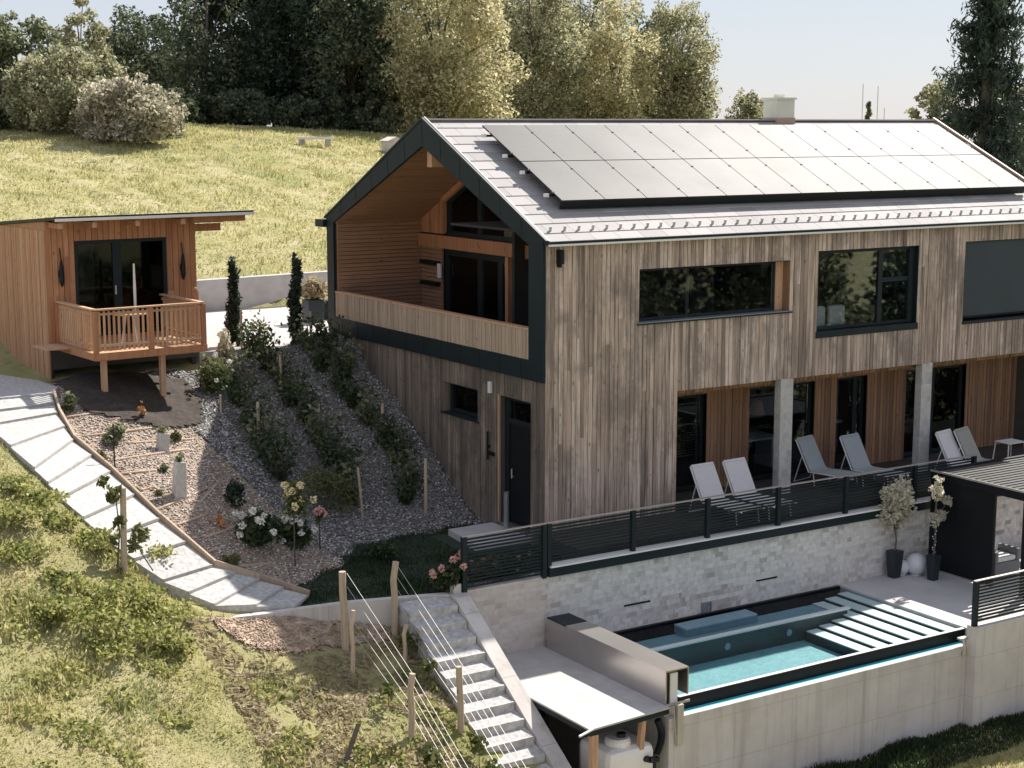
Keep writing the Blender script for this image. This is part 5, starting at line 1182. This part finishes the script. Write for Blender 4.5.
# meadow weeds
wd = [(40, 505), (18, 520), (62, 528), (95, 545), (30, 560), (70, 590), (110, 600), (60, 615), (90, 625), (135, 605), (140, 640), (165, 620), (118, 655), (15, 490), (150, 560), (175, 650)]
wl = ['on the slope at the left edge, topmost', 'at the left edge, second down', 'left of the lower path steps', 'next to the vine post', 'at the left edge under the topmost weeds', 'on the steep bank, upper left', 'in the middle of the weed patch', 'lower left of the weed patch', 'with a dark shadow, lower middle', 'close under the vine post', 'large, lower right of the patch', 'right end of the patch near the soil', 'bottom of the patch', 'far left beside the path top', 'right under the path bend', 'lowest right, beside bare soil']
for k, (a, b) in enumerate(wd):
    s = 1.25 if k in (6, 8, 10) else .8+.4*rng.random(); bush('weed_clump', G(a, b), .52*s, .27*s, 'leaf_weed', 'leafy green weed clump '+wl[k], 'weeds', 560, .055, 'leafy weed clumps on the meadow slope', seed=200+k, nb=15)
# driveway planter
p = onz(313, 322, 2.83); t = empty('driveway_planter', p, 'dark square planter with dry ornamental grass by the left house corner', 'planter')
g = MB(); g.box(p[0]-.22, p[0]+.22, p[1]-.22, p[1]+.22, 2.83, 3.45); g.build('planter_box', 'pot_dark', t, bevel=.015)
P = blob_points([(p[0], p[1], 3.75), (p[0]+.2, p[1], 3.7)], [(.35, .35, .3)]*2, 500, .1); foliage('dry_grass', P, .09, 'leaf_dry', t, elong=3)
g = MB(); g.box(p[0]+.5, p[0]+.9, p[1]+.3, p[1]+.6, 2.83, 3.35); tag(g.build('storage_box', 'dark_metal', bevel=.02), 'low grey box behind the driveway planter', 'box')

# ================================================================== BACK MEADOW THINGS
def G2(px, py, D): q = depth(px, py, D); return Vector((q[0], q[1], Hs(q[0], q[1])))
p = G(315, 146); t = empty('meadow_bench', p, 'small white bench at the foot of the dark trees on the back meadow', 'bench')
g = MB(); g.beam((p.x-.7, p.y+.4, p.z+.34), (p.x+.7, p.y-.4, p.z+.34), .35, .1); g.build('seat', 'white_metal', t)
for s in (-.5, .5): g = MB(); g.beam((p.x+s, p.y-s*.55, p.z-.1), (p.x+s, p.y-s*.55, p.z+.289), .08, .25); g.build('leg', 'stone_pillar', t)
p = G(392, 152); g = MB(); g.box(p.x-.35, p.x+.35, p.y-.35, p.y+.35, p.z-.1, p.z+.5); g.prism([(p.x-.42, p.z+.5), (p.x+.42, p.z+.5), (p.x, p.z+.68)], 'y', p.y-.42, p.y+.42); tag(g.build('well_box', 'concrete'), 'small grey box with a lid under the trees behind the house gable', 'box')
T = 'trees along the top of the back meadow'
def tr(px, D, ytop, wpx, mt, label, n=9000, leaf=.2, shape='round', seed=0, nblob=26, low=.03, cat='tree', ybase=None):
    if cat == 'tree' and px > 140 and px < 700: D += 10; wpx *= 1.28; n = int(n*1.12); nblob = int(nblob*1.15)
    q = G2(px, 130, D); top = depth(px, ytop, D); h = top[2]-q.z; tree('background_tree' if cat == 'tree' else 'background_bush', q, h, wpx/FPX*D, mt, label, cat, n, leaf, low, T, shape, nblob, .16, seed)
tr(22, 74, 22, 120, 'leaf_mid', 'leftmost olive green bushy tree at the picture edge', 9000, .19, seed=1, nblob=34)
tr(-25, 78, 20, 80, 'leaf_mid', 'bushy green tree cut by the left picture edge', 5000, .2, seed=2)
tr(84, 80, 6, 80, 'leaf_olive', 'olive tree with a pointed top rising left of the sky gap', 7000, .18, seed=3, nblob=30)
tr(62, 70, 50, 110, 'leaf_olive', 'sunlit yellowish bush in front of the pointed tree', 8000, .16, seed=31, nblob=34)
tr(128, 68, 78, 105, 'leaf_pale', 'pale cream leaved bush at the meadow edge', 9500, .16, seed=4, nblob=34, cat='tree')
tr(148, 84, 14, 90, 'leaf_shade', 'dark round tree right of the sky gap', 8000, .2, seed=5, nblob=30)
tr(206, 76, -30, 95, 'leaf_shade', 'tall dark open crowned tree with sky showing through', 4500, .21, seed=6, nblob=36)
tr(262, 80, -60, 110, 'leaf_dark', 'very tall dense dark tree left of the bench', 15000, .22, seed=7, nblob=44)
tr(312, 76, -60, 110, 'leaf_dark', 'very tall dark tree right above the bench', 15000, .22, seed=8, nblob=44)
tr(350, 73, -50, 100, 'leaf_shade', 'dark drooping tree just left of the yellow one', 11000, .2, 'tall', seed=9, nblob=40)
tr(392, 80, -55, 110, 'leaf_mid', 'mid green tree with visible dark branches over the gable', 8000, .18, seed=10, nblob=36)
tr(440, 74, -50, 130, 'leaf_yellow', 'large light yellow green tree directly behind the gable peak', 16000, .18, seed=11, nblob=46)
tr(500, 92, -60, 105, 'leaf_mid', 'grey green tree right of the large yellow one', 8000, .2, 'tall', seed=12)
tr(532, 82, -40, 100, 'leaf_olive', 'olive toned tall tree above the left solar panels', 10000, .18, 'tall', seed=13, nblob=34)
tr(578, 90, -30, 105, 'leaf_olive', 'tall grey olive tree with dark gaps behind the ridge', 10000, .19, 'tall', seed=14, nblob=36)
tr(612, 84, -4, 80, 'leaf_yellow', 'narrow yellowish birch left of the isolated birches', 7500, .17, 'tall', seed=15, nblob=30)
tr(560, 96, 60, 110, 'leaf_dark', 'dark undergrowth tree low behind the ridge', 6000, .22, seed=16)
tr(655, 94, 8, 60, 'leaf_dark', 'thin dark tree at the left side of the last birch', 4500, .19, 'tall', seed=17, nblob=22)
tr(674, 88, 2, 74, 'leaf_olive', 'last tall birch of the row with a feathery sunlit crown', 11000, .17, 'tall', seed=18, nblob=40)
tr(748, 100, 92, 48, 'leaf_olive', 'small round bush just left of the chimney', 4500, .17, seed=19, nblob=60, cat='bush')
tr(935, 70, 80, 66, 'leaf_olive', 'light green bush left of the spruce behind the roof end', 6500, .15, seed=20, nblob=50, cat='bush')
tr(1015, 78, 70, 75, 'leaf_olive', 'brownish green tree right of the spruce', 6000, .18, seed=21)
tr(868, 130, 92, 14, 'leaf_mid', 'tiny far dark conifer above the roof ridge', 600, .3, 'cone', seed=22, nblob=9)
for k, (px, yt) in enumerate(((862, 84), (877, 86), (884, 108))):
    q = G2(px, 120, 110); top = depth(px, yt, 110); g = MB(); g.tube([q, (q.x, q.y, top[2])], .03, 5); tag(g.build('thin_mast', 'galvanised'), ('tall thin mast left of the tiny conifer above the ridge', 'tall thin mast right of the tiny conifer above the ridge', 'short thin mast furthest right above the ridge')[k], 'mast', 'thin masts beyond the ridge')
for k, (px, wd_, yt) in enumerate(((165, 60, 88), (205, 70, 96), (250, 80, 92), (300, 70, 100), (345, 60, 95), (378, 50, 98), (45, 60, 85), (5, 60, 70))):
    tr(px, 71 if k in (0, 6, 7) else 82, yt, wd_, 'leaf_shade' if k < 5 else 'leaf_mid', ('scrubby bush between the pale bush and the dark trees', 'dark undergrowth bush below the open crowned tree', 'dark undergrowth bush left of the white bench', 'dark undergrowth bush behind the white bench', 'dark undergrowth bush right of the white bench', 'green undergrowth bush beside the grey box', 'green undergrowth bush under the yellowish bush', 'green undergrowth bush at the left picture edge')[k], 3500, .18, seed=300+k, nblob=16, low=.0, cat='bush')
# trees down the slope in front of the house, out of the picture; its windows mirror them
for k, (x, y, h_, w_k, mt) in enumerate(((14, -17, 10, 7, 'leaf_mid'), (19, -22, 12, 8, 'leaf_dark'), (25, -19, 11, 8, 'leaf_mid'), (30, -27, 13, 9, 'leaf_dark'), (22, -30, 13, 9, 'leaf_mid'), (37, -24, 12, 9, 'leaf_mid'), (16, -26, 12, 9, 'leaf_dark'), (27, -33, 13, 10, 'leaf_dark'), (33, -18, 11, 9, 'leaf_dark'), (10, -24, 11, 8, 'leaf_mid'))):
    tree('orchard_tree', (x, y, Hs(x, y)), h_, w_k, mt, ('tree on the valley slope nearest the house', 'dark tree on the valley slope, second from the house', 'green tree on the valley slope level with the pergola', 'tall dark tree far down the valley slope', 'green tree lowest down the valley slope', 'green tree furthest right on the valley slope', 'dark tree behind the nearest valley tree', 'dark tree between the lowest valley trees', 'dark tree above the furthest right valley tree', 'green tree at the near left end of the valley trees')[k], 'tree', 3500, .3, .06, 'trees on the valley slope', seed=400+k)
for k, (px, wd_, yt, mt) in enumerate(((470, 120, -20, 'leaf_mid'), (555, 120, 5, 'leaf_shade'), (640, 110, 22, 'leaf_mid'), (120, 110, 40, 'leaf_mid'), (410, 90, -10, 'leaf_shade'))):
    tr(px, 106, yt, wd_, mt, ('broad green tree filling in behind the yellowish tree', 'broad dark green tree standing behind the olive toned row', 'broad green tree behind the last two birches', 'broad green tree behind the pale bush, under the sky gap', 'dark green tree far behind the gable peak')[k], 6500, .26, seed=500+k, nblob=26)
# old spruce with hanging branches
def spruce(px, D, ytop, label, seed):
    global rng; rng = np.random.default_rng(seed); q = G2(px, 150, D); h = depth(px, ytop, D)[2]-q.z
    t = empty('old_spruce', q, label, 'spruce'); g = MB(); g.tube([q-Vector((0, 0, .3)), q+Vector((0, 0, h))], [.35, .04], 8); P = []
    for i in range(150):
        u = rng.random()**.8; a = rng.random()*6.283; L = (1-u)**.6*3.3*(.35+.65*rng.random()); z0 = q.z+h*(.06+.93*u)
        if i % 11 == 0 and u > .4: L *= 1.8
        pts = []
        for s in np.linspace(0, 1, 7): pts.append(Vector((q.x+math.cos(a)*L*s, q.y+math.sin(a)*L*s, z0-.9*L*.35*math.sin(s*2.2)+.22*L*s*s)))
        g.tube(pts, [.05, .045, .04, .03, .025, .02, .01], 4)
        m = int(300*(.3+L/3))
        for _ in range(m):
            s = rng.random(); k = min(5, int(s*6)); c = pts[k].lerp(pts[k+1], s*6-k); P.append((c.x+rng.normal()*.14, c.y+rng.normal()*.14, c.z-abs(rng.normal())*.42*(.4+s)))
    g.build('trunk', 'bark', t); foliage('crown', P, .075, 'leaf_spruce', t, elong=3.6, tilt=1.8)
spruce(984, 62, -75, 'tall dark spruce with drooping branches at the right picture edge', 77)

# ================================================================== GRASS
def blades(name, n, xr, yr, hgt, wid, mat, mask=None, label=None, zf=None, clump=.0, ln=.5):
    x = xr[0]+(xr[1]-xr[0])*rng.random(n); y = yr[0]+(yr[1]-yr[0])*rng.random(n)
    if mask is not None: k = mask(x, y); x = x[k]; y = y[k]
    n = len(x); z = (H(x, y) if zf is None else zf(x, y))
    pt = .55+.6*np.clip(np.sin(x*1.7+2*np.sin(y*1.3))*np.sin(y*2.1+1.7*np.sin(x*.9))+.3, 0, 1)
    hh = hgt*(.4+.9*rng.random(n))*pt; a = rng.random(n)*6.283; w = wid*(.6+.8*rng.random(n)); b = rng.random(n)*6.283; l = hh*ln*(rng.random(n)+.2)
    B = np.c_[x, y, z-.02]; dx = np.c_[np.cos(a)*w/2, np.sin(a)*w/2, np.zeros(n)]; T = B+np.c_[np.cos(b)*l, np.sin(b)*l, hh]; Mm = B+np.c_[np.cos(b)*l*.35, np.sin(b)*l*.35, hh*.6]
    V = np.stack([B-dx, B+dx, Mm+dx*.8, T, Mm-dx*.8], 1).reshape(-1, 3)
    F = np.arange(5*n).reshape(n, 5)
    return tag(mesh_obj(name, V, F, mat, uniform=True), kind='stuff')
LWX = np.array([p[0] for p in lw]); LWY = np.array([p[1] for p in lw])
pp = [tuple(p) for p in pathL]+[tuple(p) for p in pathR[::-1]]
def m_near(x, y):
    k = ~inpoly(x, y, pp) & ~inpoly(x, y, gb) & ~inpoly(x, y, gs)
    k &= ~((x > -8.0) & (x < -3) & (y > np.interp(x, LWX, LWY)-.05))
    k &= ~((x > -4.25) & (y < -1.5)); k &= ~((x > -8.2) & (y > 0)); k &= ~((x > -8.5) & (y > 6)); k &= ~((x > -12.1) & (y > 6.8))
    soil = inpoly(x, y, [(-7.8, -.9), (-6.2, -1.1), (-5.0, -1.3), (-4.3, -1.5), (-4.4, -1.95), (-5.4, -1.9), (-6.3, -2.1), (-7.3, -2.0)])
    bare = np.sin(x*2.3+y)*np.sin(y*2.9-x*1.2)+.5*np.sin(x*7)*np.sin(y*6)
    k &= ~((soil | ((x > -7.5) & (bare > .35))) & (rng.random(len(x)) < .8))
    return k
blades('meadow_grass', 150000, (-14, -4.2), (-8, 6), .085, .02, 'grass_blades', m_near)
blades('meadow_grass', 30000, (-22, -9.8), (-6, 14), .16, .035, 'grass_blades', lambda x, y: ~inpoly(x, y, pp))
def m_back(x, y):
    return ~((x > -5.6) & (x < 6.6) & (y < 17.7)) & ~((x > -1) & (x < 16) & (y < 17.5)) & ~((x > -8) & (x < -2.5) & (y < 13.4)) & (y > 13)
blades('back_meadow_grass', 120000, (-16, 22), (13, 48), .15, .04, 'grass_blades', m_back, ln=.7)
blades('back_meadow_grass', 30000, (16, 48), (12, 46), .2, .1, 'grass_blades', lambda x, y: y > 12)
blades('pool_side_grass', 26000, (-.5, 9), (-9, -6.3), .12, .02, 'grass_blades', lambda x, y: y < -6.3)
blades('wall_shade_grass', 22000, (-.9, 10), (-6.7, -5.63), .17, .022, 'lawn_blades', lambda x, y: (y < -5.87) | ((x < 6.1) & (y < -5.64)))  # dark blades colour in the shadow along the foot of the wall
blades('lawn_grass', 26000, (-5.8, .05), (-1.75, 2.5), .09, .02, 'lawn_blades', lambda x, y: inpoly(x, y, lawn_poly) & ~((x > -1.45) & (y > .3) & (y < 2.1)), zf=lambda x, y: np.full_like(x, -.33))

n = 30000; x = -13+8.9*rng.random(n); y = -8+9*rng.random(n)
f = np.sin(x*2.1+1.7*np.sin(y*1.9))*np.sin(y*2.7+1.2*np.sin(x*1.3))+.5*np.sin(x*5.3+2)*np.sin(y*6.1)
k = m_near(x, y) & (f > .42); x = x[k]; y = y[k]; P = np.c_[x, y, H(x, y)+.02+.1*rng.random(len(x))]
tag(foliage('ground_weeds', P, .06, 'leaf_weed'), kind='stuff')
n = 9000; x = -8+3.8*rng.random(n); y = -8+7*rng.random(n); k = m_near(x, y); P = np.c_[x[k], y[k], H(x[k], y[k])+.03]
tag(foliage('dry_litter', P, .05, 'leaf_dry', tilt=.3, elong=3), kind='stuff')
# ================================================================== LIGHT
SUN = Vector((.9, .4, 1.0)).normalized()
sd = bpy.data.lights.new('sun', 'SUN'); so = bpy.data.objects.new('sun', sd); COL.objects.link(so)
sd.energy = 2.7; sd.angle = R(.53); sd.color = (1, .95, .875); so.rotation_euler = SUN.to_track_quat('Z', 'Y').to_euler(); so.location = (20, 10, 30)
w = bpy.data.worlds.new('World'); scene.world = w; w.use_nodes = True; nt = w.node_tree; nt.nodes.clear()
sky = nt.nodes.new('ShaderNodeTexSky'); sky.sky_type = 'NISHITA'; sky.sun_disc = False
sky.sun_elevation = math.asin(SUN.z); sky.sun_rotation = math.atan2(SUN.x, SUN.y)
sky.air_density = 1.0; sky.dust_density = .6; sky.ozone_density = .8; sky.altitude = 500
bg = nt.nodes.new('ShaderNodeBackground'); bg.inputs[1].default_value = .15; ou = nt.nodes.new('ShaderNodeOutputWorld')
hz = mixc(nt, sky.outputs[0], (1.14, 1.19, 1.38), .93)   # thin even summer haze veiling the blue
nt.links.new(hz, bg.inputs[0]); nt.links.new(bg.outputs[0], ou.inputs[0])
scene.view_settings.view_transform = 'Standard'; scene.view_settings.look = 'None'; scene.view_settings.exposure = 1.6; scene.view_settings.gamma = 1
scene.view_settings.use_curve_mapping = False
scene.cycles.max_bounces = 8; scene.cycles.transparent_max_bounces = 16
